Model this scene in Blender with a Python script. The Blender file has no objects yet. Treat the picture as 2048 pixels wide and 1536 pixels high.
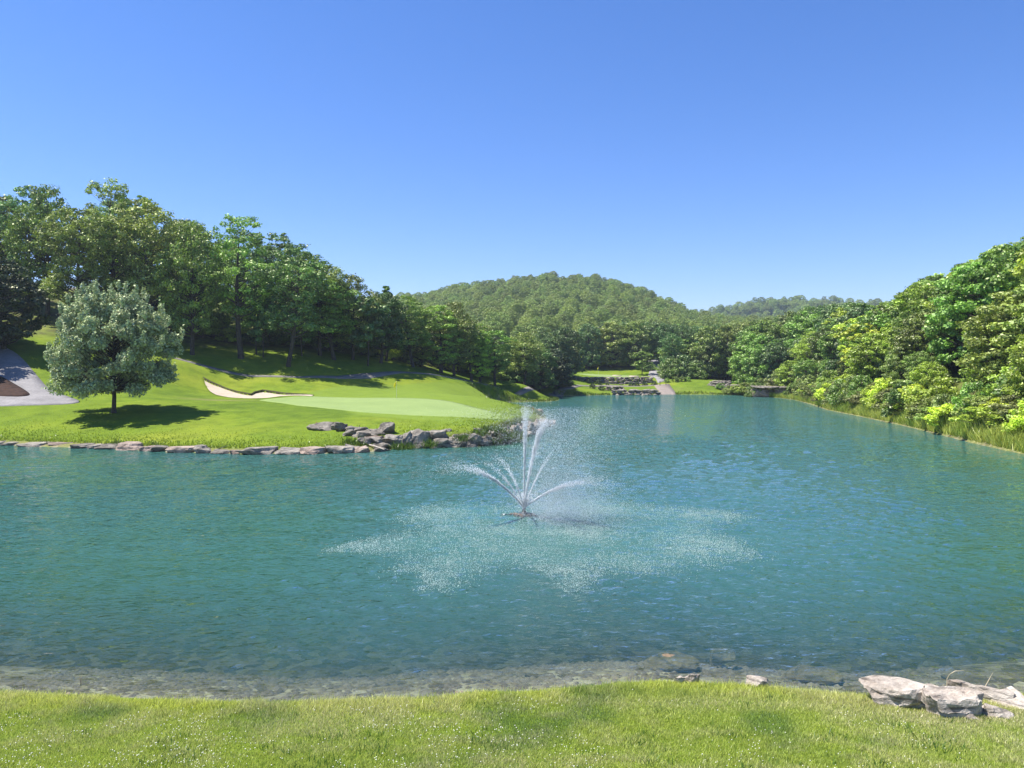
import bpy, bmesh, math, random
import numpy as np
from mathutils import Vector, geometry, noise as mnoise

S = bpy.context.scene
COL = S.collection
rng = np.random.default_rng(7)
random.seed(7)
R = math.radians

# ------------------------------------------------------------------ camera
F = 1550.0; CH = 6.0; PITCH = math.atan(33 / F)
cd = bpy.data.cameras.new('camera'); cam = bpy.data.objects.new('camera', cd); COL.objects.link(cam)
cam.location = (0, 0, CH); cam.rotation_euler = (math.pi / 2 - PITCH, 0, 0)
cd.sensor_width = 36; cd.lens = F / 2048 * 36; cd.clip_end = 6000; cd.clip_start = 0.1
S.camera = cam

# ------------------------------------------------------------------ sky, sun, exposure
SUN_EL = R(63); LIGHT = Vector((1.0, -0.06, 0)).normalized()      # the way the light travels
toward = Vector((-LIGHT.x * math.cos(SUN_EL), -LIGHT.y * math.cos(SUN_EL), math.sin(SUN_EL)))
w = bpy.data.worlds.new('World'); S.world = w; w.use_nodes = True
nt = w.node_tree; nt.nodes.clear()
sky = nt.nodes.new('ShaderNodeTexSky'); sky.sky_type = 'NISHITA'; sky.sun_disc = False
sky.sun_elevation = SUN_EL; sky.sun_rotation = math.atan2(toward.x, toward.y)
sky.altitude = 300; sky.air_density = 1.0; sky.dust_density = 0.0; sky.ozone_density = 4.0
hsv = nt.nodes.new('ShaderNodeHueSaturation'); hsv.inputs['Saturation'].default_value = 1.22
bg = nt.nodes.new('ShaderNodeBackground'); bg.inputs[1].default_value = 0.11
wo = nt.nodes.new('ShaderNodeOutputWorld')
nt.links.new(sky.outputs[0], hsv.inputs['Color']); mulc = nt.nodes.new('ShaderNodeMix'); mulc.data_type = 'RGBA'; mulc.blend_type = 'MULTIPLY'; mulc.inputs[0].default_value = 1; mulc.inputs[7].default_value = (.80, .76, .95, 1)
nt.links.new(hsv.outputs[0], mulc.inputs[6]); nt.links.new(mulc.outputs[2], bg.inputs[0]); nt.links.new(bg.outputs[0], wo.inputs[0])
sd_ = bpy.data.lights.new('sun', 'SUN'); sd_.energy = 5.0; sd_.angle = R(0.5); sd_.color = (1, .955, .88)
sun = bpy.data.objects.new('sun', sd_); COL.objects.link(sun)
sun.rotation_euler = (-toward).to_track_quat('-Z', 'Y').to_euler()
S.view_settings.view_transform = 'Standard'; S.view_settings.look = 'None'
S.view_settings.exposure = 0.9; S.view_settings.gamma = 1
S.view_settings.use_curve_mapping = False
S.render.engine = 'CYCLES'
S.cycles.max_bounces = 5; S.cycles.diffuse_bounces = 2; S.cycles.glossy_bounces = 2
S.cycles.transparent_max_bounces = 12; S.cycles.transmission_bounces = 3
S.cycles.volume_bounces = 0

# ------------------------------------------------------------------ helpers
def ray(px, py):
    a = (px - 1024) / F; b = -(py - 768) / F
    c, s = math.cos(PITCH), math.sin(PITCH)
    return Vector((a, c + b * s, b * c - s))
def atz(px, py, z=0.0):
    r = ray(px, py); t = (z - CH) / r.z
    return Vector((r.x * t, r.y * t, z))
def atd(px, py, d):
    r = ray(px, py); t = d / r.y
    return Vector((r.x * t, d, CH + r.z * t))
def xd(px, d):
    return (px - 1024) / F * d
def zpy(py, d):
    return atd(1024, py, d).z

def tag(o, label=None, cat=None, group=None, kind=None):
    if label: o['label'] = label
    if cat: o['category'] = cat
    if group: o['group'] = group
    if kind: o['kind'] = kind
    return o
def empty(name, loc=(0, 0, 0), rz=0):
    o = bpy.data.objects.new(name, None); COL.objects.link(o)
    o.location = loc; o.rotation_euler = (0, 0, rz); o.empty_display_size = .3
    return o
def link_mesh(name, me, mat=None, parent=None):
    if mat and not me.materials: me.materials.append(mat)
    o = bpy.data.objects.new(name, me); COL.objects.link(o)
    if parent: o.parent = parent
    return o
def np_mesh(name, V, Fc, n=None, attrs=None, smooth=False):
    """V (N,3), Fc (M,k) int arrays; attrs {name: ('FLOAT'|'FLOAT_COLOR', per-vertex data)}"""
    V = np.asarray(V, dtype=np.float32); Fc = np.asarray(Fc, dtype=np.int32)
    k = Fc.shape[1]
    me = bpy.data.meshes.new(name)
    me.vertices.add(len(V)); me.vertices.foreach_set('co', V.ravel())
    me.loops.add(Fc.size); me.loops.foreach_set('vertex_index', Fc.ravel())
    me.polygons.add(len(Fc)); me.polygons.foreach_set('loop_start', np.arange(0, Fc.size, k, dtype=np.int32))
    if smooth: me.polygons.foreach_set('use_smooth', np.ones(len(Fc), dtype=bool))
    for an, (ty, data) in (attrs or {}).items():
        a = me.attributes.new(an, ty, 'POINT')
        a.data.foreach_set('color' if ty == 'FLOAT_COLOR' else 'value', np.asarray(data, dtype=np.float32).ravel())
    me.update(calc_edges=True)
    return me

def vnoise(x, y, seed=0, freq=1.0, oct=3):
    """vectorised value noise, -1..1"""
    x = np.asarray(x, float) * freq; y = np.asarray(y, float) * freq
    out = np.zeros(np.broadcast(x, y).shape); amp = 1; tot = 0
    def h(i, j, s):
        n = (i * 374761393 + j * 668265263 + s * 982451653) & 0x7fffffff
        n = ((n ^ (n >> 13)) * 1274126177) & 0x7fffffff
        return ((n ^ (n >> 16)) & 0xffff) / 32767.5 - 1
    for o in range(oct):
        xi = np.floor(x).astype(np.int64); yi = np.floor(y).astype(np.int64)
        fx = x - xi; fy = y - yi; fx = fx * fx * (3 - 2 * fx); fy = fy * fy * (3 - 2 * fy)
        s = seed * 17 + o
        v = (h(xi, yi, s) * (1 - fx) + h(xi + 1, yi, s) * fx) * (1 - fy) + (h(xi, yi + 1, s) * (1 - fx) + h(xi + 1, yi + 1, s) * fx) * fy
        out += v * amp; tot += amp; amp *= .5; x = x * 2.03 + 7.1; y = y * 2.03 - 3.7
    return out / tot

def inside(P, X, Y):
    X = np.asarray(X, float); Y = np.asarray(Y, float)
    r = np.zeros(X.shape, bool); n = len(P)
    for i in range(n):
        x0, y0 = P[i]; x1, y1 = P[(i + 1) % n]
        if y0 == y1: continue
        c = ((y0 > Y) != (y1 > Y)) & (X < (x1 - x0) * (Y - y0) / (y1 - y0) + x0)
        r ^= c
    return r
def pdist(P, X, Y, closed=True):
    X = np.asarray(X, float); Y = np.asarray(Y, float)
    d = np.full(X.shape, 1e9); n = len(P)
    for i in range(n if closed else n - 1):
        x0, y0 = P[i]; x1, y1 = P[(i + 1) % n]
        dx, dy = x1 - x0, y1 - y0; L = dx * dx + dy * dy + 1e-9
        t = np.clip(((X - x0) * dx + (Y - y0) * dy) / L, 0, 1)
        d = np.minimum(d, np.hypot(X - x0 - t * dx, Y - y0 - t * dy))
    return d
def sstep(a, b, x):
    t = np.clip((np.asarray(x, float) - a) / (b - a), 0, 1); return t * t * (3 - 2 * t)

# ------------------------------------------------------------------ materials
def newmat(name):
    m = bpy.data.materials.new(name); m.use_nodes = True
    t = m.node_tree; t.nodes.clear()
    out = t.nodes.new('ShaderNodeOutputMaterial')
    return m, t, out
def nd(t, ty, **kw):
    n = t.nodes.new(ty)
    for k, v in kw.items():
        if k.startswith('i_'):
            key = k[2:].replace('_', ' '); n.inputs[key].default_value = v
        else: setattr(n, k, v)
    return n
def ramp(t, stops, interp='LINEAR'):
    n = t.nodes.new('ShaderNodeValToRGB'); cr = n.color_ramp; cr.interpolation = interp
    while len(cr.elements) < len(stops): cr.elements.new(.5)
    for e, (p, c) in zip(cr.elements, stops):
        e.position = p; e.color = (*c, 1) if len(c) == 3 else c
    return n
def noise_n(t, scale, detail=4, rough=.55, vec=None, coord='Object'):
    n = nd(t, 'ShaderNodeTexNoise', i_Scale=scale, i_Detail=detail, i_Roughness=rough)
    if vec is None:
        tc = nd(t, 'ShaderNodeTexCoord'); vec = tc.outputs[coord]
    t.links.new(vec, n.inputs['Vector'])
    return n
def mixc(t, fac, a, b, mode='MIX'):
    n = nd(t, 'ShaderNodeMix', data_type='RGBA', blend_type=mode)
    for s, v in ((n.inputs[0], fac), (n.inputs[6], a), (n.inputs[7], b)):
        if hasattr(v, 'is_linked') or isinstance(v, bpy.types.NodeSocket): t.links.new(v, s)
        elif isinstance(v, (int, float)): s.default_value = v
        else: s.default_value = (*v, 1)
    return n.outputs[2]
def principled(t, out, **kw):
    p = nd(t, 'ShaderNodeBsdfPrincipled')
    for k, v in kw.items():
        s = p.inputs[k.replace('_', ' ')]
        if isinstance(v, bpy.types.NodeSocket): t.links.new(v, s)
        elif isinstance(v, tuple) and len(v) == 3: s.default_value = (*v, 1)
        else: s.default_value = v
    t.links.new(p.outputs[0], out.inputs[0]); return p
def bump(t, h, strength, dist, normal=None):
    b = nd(t, 'ShaderNodeBump', i_Strength=strength, i_Distance=dist)
    t.links.new(h, b.inputs['Height'])
    if normal: t.links.new(normal, b.inputs['Normal'])
    return b.outputs[0]

def leaf_mat(name, trans=.30, gloss=.06, back=None):
    m, t, out = newmat(name)
    oi = nd(t, 'ShaderNodeObjectInfo'); at = nd(t, 'ShaderNodeAttribute', attribute_name='tint')
    hs = nd(t, 'ShaderNodeHueSaturation')
    t.links.new(oi.outputs['Color'], hs.inputs['Color'])
    mr = nd(t, 'ShaderNodeMapRange', i_To_Min=.474, i_To_Max=.504); t.links.new(oi.outputs['Random'], mr.inputs['Value']); t.links.new(mr.outputs[0], hs.inputs['Hue'])
    mv = nd(t, 'ShaderNodeMapRange', i_To_Min=.45, i_To_Max=1.7); t.links.new(at.outputs['Fac'], mv.inputs['Value'])
    m7 = nd(t, 'ShaderNodeMath', operation='MULTIPLY'); m7.inputs[1].default_value = 7.31; t.links.new(oi.outputs['Random'], m7.inputs[0]); m8 = nd(t, 'ShaderNodeMath', operation='FRACT'); t.links.new(m7.outputs[0], m8.inputs[0])
    mw = nd(t, 'ShaderNodeMapRange', i_To_Min=.72, i_To_Max=1.3); t.links.new(m8.outputs[0], mw.inputs['Value'])
    mm = nd(t, 'ShaderNodeMath', operation='MULTIPLY'); t.links.new(mv.outputs[0], mm.inputs[0]); t.links.new(mw.outputs[0], mm.inputs[1]); t.links.new(mm.outputs[0], hs.inputs['Value'])
    col = hs.outputs[0]
    if back:
        g = nd(t, 'ShaderNodeNewGeometry'); col = mixc(t, g.outputs['Backfacing'], col, back)
    d = nd(t, 'ShaderNodeBsdfDiffuse'); tr = nd(t, 'ShaderNodeBsdfTranslucent'); gl = nd(t, 'ShaderNodeBsdfGlossy', i_Roughness=.5)
    t.links.new(col, d.inputs[0])
    yc = mixc(t, .45, col, (1.0, 1.0, .25), 'MULTIPLY'); t.links.new(yc, tr.inputs[0])
    gl.inputs[0].default_value = (1, 1, .8, 1)
    a = nd(t, 'ShaderNodeMixShader', i_Fac=trans); b = nd(t, 'ShaderNodeMixShader', i_Fac=gloss)
    t.links.new(d.outputs[0], a.inputs[1]); t.links.new(tr.outputs[0], a.inputs[2])
    t.links.new(a.outputs[0], b.inputs[1]); t.links.new(gl.outputs[0], b.inputs[2])
    t.links.new(b.outputs[0], out.inputs[0]); return m
M_LEAF = leaf_mat('leaves')
M_SILVER = leaf_mat('silver_leaves', trans=.12, gloss=.05, back=(.50, .56, .36))
M_NEEDLE = leaf_mat('needles', trans=.25, gloss=.01)

def grass_blade_mat(name, trans=.4):
    m, t, out = newmat(name)
    at = nd(t, 'ShaderNodeAttribute', attribute_name='col')
    d = nd(t, 'ShaderNodeBsdfDiffuse'); tr = nd(t, 'ShaderNodeBsdfTranslucent'); gl = nd(t, 'ShaderNodeBsdfGlossy', i_Roughness=.4)
    t.links.new(at.outputs['Color'], d.inputs[0]); t.links.new(at.outputs['Color'], tr.inputs[0])
    a = nd(t, 'ShaderNodeMixShader', i_Fac=trans); b = nd(t, 'ShaderNodeMixShader', i_Fac=.04)
    t.links.new(d.outputs[0], a.inputs[1]); t.links.new(tr.outputs[0], a.inputs[2])
    t.links.new(a.outputs[0], b.inputs[1]); t.links.new(gl.outputs[0], b.inputs[2])
    t.links.new(b.outputs[0], out.inputs[0]); return m
M_BLADE = grass_blade_mat('grass_blades')

def bark_mat():
    m, t, out = newmat('bark')
    n = noise_n(t, 6, 5); r = ramp(t, [(.3, (.022, .017, .013)), (.7, (.085, .07, .055))]); t.links.new(n.outputs[0], r.inputs[0])
    p = principled(t, out, Base_Color=r.outputs[0], Roughness=.9)
    t.links.new(bump(t, n.outputs[0], .6, .05), p.inputs['Normal']); return m
M_BARK = bark_mat()

def ground_mat():
    m, t, out = newmat('turf')
    tc = nd(t, 'ShaderNodeTexCoord').outputs['Object']
    big = noise_n(t, .06, 4, .6, tc); mid = noise_n(t, .55, 5, .65, tc); fine = noise_n(t, 9, 4, .7, tc)
    c1 = ramp(t, [(.35, (.095, .155, .012)), (.5, (.14, .205, .014)), (.68, (.215, .255, .022))]); t.links.new(big.outputs[0], c1.inputs[0])
    c2 = ramp(t, [(.3, (.55, .6, .6)), (.55, (1, 1, 1)), (.75, (1.25, 1.15, 1.1))]); t.links.new(mid.outputs[0], c2.inputs[0])
    c3 = ramp(t, [(.25, (.55, .58, .5)), (.7, (1.3, 1.3, 1.3))]); t.links.new(fine.outputs[0], c3.inputs[0])
    c = mixc(t, .75, c1.outputs[0], c2.outputs[0], 'MULTIPLY'); c = mixc(t, .7, c, c3.outputs[0], 'MULTIPLY')
    mow = nd(t, 'ShaderNodeAttribute', attribute_name='mow'); 
    fw = mixc(t, .35, (.155, .225, .025), c2.outputs[0], 'MULTIPLY')
    c = mixc(t, mow.outputs['Fac'], c, fw)
    dry = nd(t, 'ShaderNodeAttribute', attribute_name='dry')
    dm = nd(t, 'ShaderNodeMath', operation='MULTIPLY'); t.links.new(dry.outputs['Fac'], dm.inputs[0])
    dr = ramp(t, [(.35, (.3, .3, .3)), (.6, (1, 1, 1))]); t.links.new(fine.outputs[0], dr.inputs[0]); t.links.new(dr.outputs[0], dm.inputs[1])
    c = mixc(t, dm.outputs[0], c, (.24, .19, .10))
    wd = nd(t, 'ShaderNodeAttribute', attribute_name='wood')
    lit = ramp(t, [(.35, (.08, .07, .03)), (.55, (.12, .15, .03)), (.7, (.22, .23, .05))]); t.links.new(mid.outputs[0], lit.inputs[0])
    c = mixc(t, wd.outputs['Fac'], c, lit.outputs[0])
    bed = nd(t, 'ShaderNodeAttribute', attribute_name='bed')
    vo = nd(t, 'ShaderNodeTexVoronoi', i_Scale=3.2); t.links.new(tc, vo.inputs['Vector'])
    bc = ramp(t, [(.2, (.13, .10, .065)), (.5, (.27, .21, .15)), (.8, (.45, .38, .29))]); t.links.new(vo.outputs['Color'], bc.inputs[0])
    bc2 = mixc(t, .8, bc.outputs[0], c3.outputs[0], 'MULTIPLY')
    c = mixc(t, bed.outputs['Fac'], c, bc2)
    p = principled(t, out, Base_Color=c, Roughness=.95)
    p.inputs['Specular IOR Level'].default_value = .15
    h = nd(t, 'ShaderNodeMath', operation='ADD'); t.links.new(fine.outputs[0], h.inputs[0]); t.links.new(mid.outputs[0], h.inputs[1])
    t.links.new(bump(t, h.outputs[0], .6, .12), p.inputs['Normal']); return m
M_GROUND = ground_mat()

def flat_mat(name, stops, scale, rough=.9, bstr=.4, bd=.02, scale2=None):
    m, t, out = newmat(name)
    n = noise_n(t, scale, 6, .65); r = ramp(t, stops); t.links.new(n.outputs[0], r.inputs[0]); c = r.outputs[0]
    n2 = noise_n(t, scale2 or scale * 9, 4, .6); r2 = ramp(t, [(.3, (.72, .72, .72)), (.7, (1.15, 1.15, 1.15))]); t.links.new(n2.outputs[0], r2.inputs[0])
    c = mixc(t, .7, c, r2.outputs[0], 'MULTIPLY')
    p = principled(t, out, Base_Color=c, Roughness=rough); p.inputs['Specular IOR Level'].default_value = .25
    t.links.new(bump(t, n2.outputs[0], bstr, bd), p.inputs['Normal']); return m
M_GREEN = flat_mat('green_turf', [(.3, (.20, .275, .085)), (.7, (.245, .325, .105))], .25, bstr=.15, scale2=14)
def _stripe(m):
    t = m.node_tree; p = [n for n in t.nodes if n.type == 'BSDF_PRINCIPLED'][0]; src = p.inputs['Base Color'].links[0].from_socket
    wv = nd(t, 'ShaderNodeTexWave', wave_type='BANDS', i_Scale=.28, i_Distortion=.6); tc = nd(t, 'ShaderNodeTexCoord'); mp = nd(t, 'ShaderNodeMapping'); mp.inputs['Rotation'].default_value = (0, 0, R(72))
    t.links.new(tc.outputs['Object'], mp.inputs[0]); t.links.new(mp.outputs[0], wv.inputs['Vector']); r_ = ramp(t, [(.4, (.88, .9, .86)), (.6, (1.06, 1.04, 1.06))]); t.links.new(wv.outputs['Fac'], r_.inputs[0])
    t.links.new(mixc(t, 1.0, src, r_.outputs[0], 'MULTIPLY'), p.inputs['Base Color'])
_stripe(M_GREEN)
M_SAND = flat_mat('sand', [(.3, (.40, .33, .245)), (.7, (.50, .42, .33))], .8, scale2=6)
M_ASPH = flat_mat('path_asphalt', [(.3, (.20, .19, .19)), (.7, (.30, .285, .28))], .5)
M_CART = flat_mat('cart_path_surface', [(.3, (.15, .14, .12)), (.7, (.23, .21, .18))], .5)
M_RAMP = flat_mat('ramp_concrete', [(.3, (.20, .165, .14)), (.7, (.29, .245, .21))], .4)
M_MULCH = flat_mat('mulch', [(.3, (.02, .010, .007)), (.7, (.07, .035, .022))], 3)
M_SHADED_EARTH = flat_mat('shaded_cut_earth', [(.3, (.04, .045, .015)), (.7, (.08, .07, .03))], 3)  # lip earth; its dark colour includes the shadow under the overhang

def rock_mat(name, stops, dark=.5):
    m, t, out = newmat(name)
    tc = nd(t, 'ShaderNodeTexCoord').outputs['Object']; oi = nd(t, 'ShaderNodeObjectInfo')
    n1 = noise_n(t, 1.6, 6, .65, tc); n2 = noise_n(t, 11, 5, .7, tc)
    r = ramp(t, stops); t.links.new(n1.outputs[0], r.inputs[0])
    r2 = ramp(t, [(.3, (.55, .53, .5)), (.5, (.95, .95, .95)), (.7, (1.2, 1.18, 1.15))]); t.links.new(n2.outputs[0], r2.inputs[0])
    c = mixc(t, .85, r.outputs[0], r2.outputs[0], 'MULTIPLY')
    v = nd(t, 'ShaderNodeMapRange', i_To_Min=.75, i_To_Max=1.2); t.links.new(oi.outputs['Random'], v.inputs[0])
    hs = nd(t, 'ShaderNodeHueSaturation'); t.links.new(c, hs.inputs['Color']); t.links.new(v.outputs[0], hs.inputs['Value'])
    # strata: thin horizontal cracks
    sep = nd(t, 'ShaderNodeMapping'); sep.inputs['Scale'].default_value = (.8, .8, 9); t.links.new(tc, sep.inputs['Vector'])
    n3 = noise_n(t, 1.3, 5, .6, sep.outputs[0]); r3 = ramp(t, [(.36, (1 - dark,) * 3), (.44, (1, 1, 1))]); t.links.new(n3.outputs[0], r3.inputs[0])
    c = mixc(t, 1.0, hs.outputs[0], r3.outputs[0], 'MULTIPLY')
    p = principled(t, out, Base_Color=c, Roughness=.92); p.inputs['Specular IOR Level'].default_value = .2
    h = nd(t, 'ShaderNodeMath', operation='ADD'); t.links.new(n2.outputs[0], h.inputs[0]); t.links.new(n3.outputs[0], h.inputs[1])
    t.links.new(bump(t, h.outputs[0], .8, .06), p.inputs['Normal']); return m
M_ROCK = rock_mat('grey_limestone', [(.3, (.12, .105, .085)), (.5, (.24, .215, .18)), (.7, (.40, .36, .30))])
M_ROCKT = rock_mat('tan_limestone', [(.3, (.20, .15, .12)), (.5, (.32, .25, .20)), (.7, (.44, .36, .30))])
M_ROCKW = rock_mat('pale_limestone', [(.3, (.30, .24, .19)), (.5, (.48, .42, .35)), (.68, (.62, .56, .48))], .6)

def plain(name, col, rough=.6):
    m, t, out = newmat(name)
    n = noise_n(t, 12, 3); r = ramp(t, [(.3, tuple(c * .8 for c in col)), (.7, tuple(min(1, c * 1.1) for c in col))]); t.links.new(n.outputs[0], r.inputs[0])
    principled(t, out, Base_Color=r.outputs[0], Roughness=rough); return m
M_YEL = plain('yellow_flag_cloth', (.9, .75, .02)); M_WHT = plain('white_paint', (.75, .75, .72)); M_ORG = plain('orange_stake', (.60, .12, .05))
M_WOOD = plain('weathered_wood', (.42, .36, .29)); M_DARK = plain('dark_plastic', (.03, .03, .035))
M_WEED = plain('brown_pond_weed', (.19, .13, .085)); M_STEM = plain('dry_stem', (.5, .42, .27))

def drop_mat():
    m, t, out = newmat('water_spray')
    d = nd(t, 'ShaderNodeBsdfDiffuse'); d.inputs[0].default_value = (.93, .96, 1, 1)
    tr = nd(t, 'ShaderNodeBsdfTranslucent'); tr.inputs[0].default_value = (.93, .97, 1, 1)
    a = nd(t, 'ShaderNodeMixShader', i_Fac=.5); t.links.new(d.outputs[0], a.inputs[1]); t.links.new(tr.outputs[0], a.inputs[2])
    t.links.new(a.outputs[0], out.inputs[0]); return m
M_DROP = drop_mat()
M_CROWN = plain('splash_water', (.62, .76, .70), .25)

# ------------------------------------------------------------------ lake outline (world metres)
def wz(px, py): p = atz(px, py, 0); return (p.x, p.y)
lakeL = [(-110, 66)] + [wz(*p) for p in [(-200, 884), (0, 890), (100, 894), (200, 897), (300, 902), (400, 906), (500, 908), (600, 908), (700, 906), (765, 902), (800, 897),
         (900, 897), (960, 894), (1010, 888), (1060, 872), (1095, 856), (1110, 848)]]
lakeT = [(4.0, 90), (3.6, 99), (1.5, 112), (-3, 122), (-6.5, 127), (-4, 132), (2, 134), (7, 137.5), (8.8, 143), (8.6, 149), (7.8, 156)]
lakeF = [wz(*p) for p in [(1110, 793), (1160, 791), (1225, 790), (1320, 789), (1400, 789), (1470, 790), (1510, 793), (1560, 796), (1590, 800), (1620, 808), (1655, 820), (1720, 833), (1800, 850), (1870, 867), (1950, 887), (2048, 909)]]
lakeN = [(37, 46), (39, 34), (34, 24), (24, 17.5), (14, 15), (8.6, 13.8), (6.4, 13.7), (5.6, 13.8), (4.7, 14.15), (4, 14.35), (2.3, 14.5), (.8, 14.15), (.2, 13.95), (-1.2, 13.95), (-1.5, 13.6), (-4.6, 13.4), (-6.8, 13.7), (-8.4, 13.9), (-14, 14.5), (-30, 18), (-60, 24), (-110, 30)]
LAKE = lakeL + lakeT + lakeF + lakeN

# ------------------------------------------------------------------ terrain height
CP = []
for px, py, d in [(0, 875, 62.5), (-300, 872, 64), (200, 884, 59.5), (400, 891, 57), (600, 892, 56), (700, 888, 57),
    (0, 845, 67), (0, 812, 74), (150, 803, 77), (228, 825, 70.6), (400, 850, 66), (370, 803, 80), (500, 830, 70), (620, 862, 61.5), (700, 860, 61.5), (850, 860, 60.5),
    (950, 860, 61.5), (1020, 850, 65), (1060, 835, 73), (1085, 838, 84), (750, 822, 75), (900, 830, 71), (500, 799, 90), (700, 797, 92), (900, 798, 92), (1000, 800, 100), (1000, 815, 90),
    (400, 775, 97), (600, 790, 93), (450, 762, 101), (620, 775, 101), (350, 735, 100), (480, 715, 110), (600, 722, 113), (720, 742, 115), (350, 690, 112), (250, 665, 112),
    (100, 640, 110), (100, 580, 135), (190, 575, 137), (0, 690, 92), (0, 760, 82), (80, 760, 84), (-300, 690, 92), (-300, 800, 74), (-300, 580, 135),
    (735, 728, 120), (870, 745, 130), (900, 768, 120), (1000, 768, 137), (1050, 765, 146), (1000, 790, 125), (900, 785, 112), (790, 772, 112), (1095, 793, 150),
    (1130, 776, 166), (1130, 757, 186), (1160, 784, 168), (1110, 785, 161), (500, 640, 145), (700, 660, 160), (900, 700, 185), (300, 600, 155), (500, 590, 200), (800, 640, 250),
    (1230, 786, 172), (1230, 770, 187), (1300, 770, 187), (1400, 786, 172), (1400, 770, 181), (1450, 768, 184), (1180, 772, 182), (1200, 756, 193), (1300, 757, 193),
    (1000, 796, 138), (1050, 797, 140), (1090, 798, 143), (1040, 820, 104), (1000, 812, 115), (950, 806, 115), (1070, 790, 150), (1200, 742, 225), (1150, 745, 215), (1330, 748, 215), (1450, 761, 196), (1500, 764, 200), (1200, 715, 262), (1400, 725, 255), (1050, 730, 215)]:
    p = atd(px, py, d); CP.append((p.x, p.y, p.z))
for x in (-22, -12, -4, 4, 12, 22):
    for y in (-25, 0, 5, 9, 12.6): CP.append((x, y, .70 + (12.6 - y) * .12))
for (sx, sy, nx, ny) in [(36, 54.5, 1, -.1), (39, 72, 1, -.1), (42, 88, 1, -.12), (45, 109, 1, -.05), (51, 135, 1, .1), (57, 155, .9, .3), (60, 178, .9, .2)]:
    for o in (1, 8, 16, 26, 45, 80):
        CP.append((sx + nx * o, sy + ny * o, .4 + .46 * min(o, 26) + .16 * max(o - 26, 0)))
for p in [(45, 40, 1.5), (60, 25, 6), (30, 10, 1.3), (60, 0, 5), (-120, 90, 8), (-120, 135, 20), (-130, 200, 26), (-60, 240, 27), (110, 240, 24), (60, 235, 13), (85, 225, 19), (-70, 5, 3), (-120, 10, 5), (150, 100, 34), (150, 0, 20)]: CP.append(p)
CP = np.array(CP)
_c = CP[:, :2]; _n = len(CP)
def _U(r2): return np.where(r2 > 0, r2 * np.log(r2 + 1e-12), 0) * .5
_K = _U(((_c[:, None, :] - _c[None, :, :]) ** 2).sum(-1)) + np.eye(_n) * 8.0
_P = np.c_[np.ones(_n), _c]; _A = np.block([[_K, _P], [_P.T, np.zeros((3, 3))]])
_W = np.linalg.solve(_A, np.r_[CP[:, 2], 0, 0, 0])
def tps(X, Y):
    X = np.clip(X, -160, 170); Y = np.clip(Y, -30, 290)
    out = _W[_n] + _W[_n + 1] * X + _W[_n + 2] * Y
    for i in range(_n): out = out + _W[i] * _U((X - _c[i, 0]) ** 2 + (Y - _c[i, 1]) ** 2)
    return out
_hp = np.array([(-600, 640), (200, 622), (700, 600), (830, 588), (900, 574), (1000, 562), (1050, 553), (1100, 550), (1200, 554), (1270, 571), (1340, 601), (1380, 620), (1420, 632), (1480, 640), (1560, 640), (1700, 625), (2400, 600)], float)
_hr = np.array([(600, 690), (1300, 660), (1380, 634), (1430, 624), (1480, 614), (1550, 605), (1620, 605), (1750, 612), (2400, 640)], float)
def hills(X, Y):
    zt = CH + (735 - np.interp(X / np.clip(Y, 235, 620) * F + 1024, _hp[:, 0], _hp[:, 1])) / F * 560 - 9.5
    prof = sstep(235, 600, Y + 18 * vnoise(X, Y, 3, .012)) * .45 + np.clip((Y - 235) / 330, 0, 1) * .55
    prof = np.where(Y > 600, prof * (1 - .75 * sstep(600, 860, Y)), prof)
    z1 = 7 + (zt - 7) * prof
    z2 = CH + (735 - np.interp(X / 1020 * F + 1024, _hr[:, 0], _hr[:, 1])) / F * 1020 - 12
    z2 = z2 * np.exp(-((Y - 1020) / 150) ** 2)
    return np.maximum(z1, z2) + 2.5 * vnoise(X, Y, 5, .015)
_bd = lambda py: float(np.interp(py, [764, 770, 778, 784, 788, 792], [100, 98, 95.5, 94, 92.5, 91.5]))
BUNK = [[tuple(atd(px, py, _bd(py))[:2]) for px, py in L] for L in [
    [(406, 763.5), (440, 767.5), (470, 772.5), (502, 777.5), (510, 772.5), (525, 769.5), (545, 771.5), (580, 778.5), (605, 783), (627, 786), (623, 789.5), (590, 788), (560, 788.5), (535, 792), (500, 791.5), (460, 788), (432, 784), (420, 777)]]]
def BDEP(B, X, Y):
    if len(B) > 12: return .24 * sstep(0, 4.5, pdist(B[9:], X, Y, False))
    return .18 * sstep(0, .4, pdist(B, X, Y))
def WALLZ(X, Y):
    return sstep(-10.2, -8.8, X) * (1 - sstep(5.5, 6.5, X)) * sstep(52, 54, Y) * (1 - sstep(86, 90, Y))
def H(X, Y):
    X = np.asarray(X, float); Y = np.asarray(Y, float)
    base = tps(X, Y)
    base = base + .12 * vnoise(X, Y, 11, .12) * sstep(40, 60, Y)
    t = sstep(215, 300, Y)
    z = base * (1 - t) + hills(X, Y) * t
    sd = pdist(LAKE, X, Y); ins = inside(LAKE, X, Y)
    wd = np.where(Y < 30, 1.75, 1.3)
    k = np.clip(sd / wd, 0, 1); k = k * (2 - k)
    wl = WALLZ(X, Y); k = k * (1 - wl) + wl * sstep(1.15, 2.3, sd)
    land = np.maximum(z, .22 + .02 * sd) * k + .0
    bed = -np.minimum(sd * np.where(Y < 30, .09, .3) + .045 * np.minimum(sd, 8) ** 2, 2.6) - .02
    for B in BUNK:
        land = land - np.where(inside(B, X, Y), BDEP(B, X, Y) + .12, 0)
    return np.where(ins, bed, land)
def h1(x, y): return float(H(np.array([x]), np.array([y]))[0])

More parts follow.
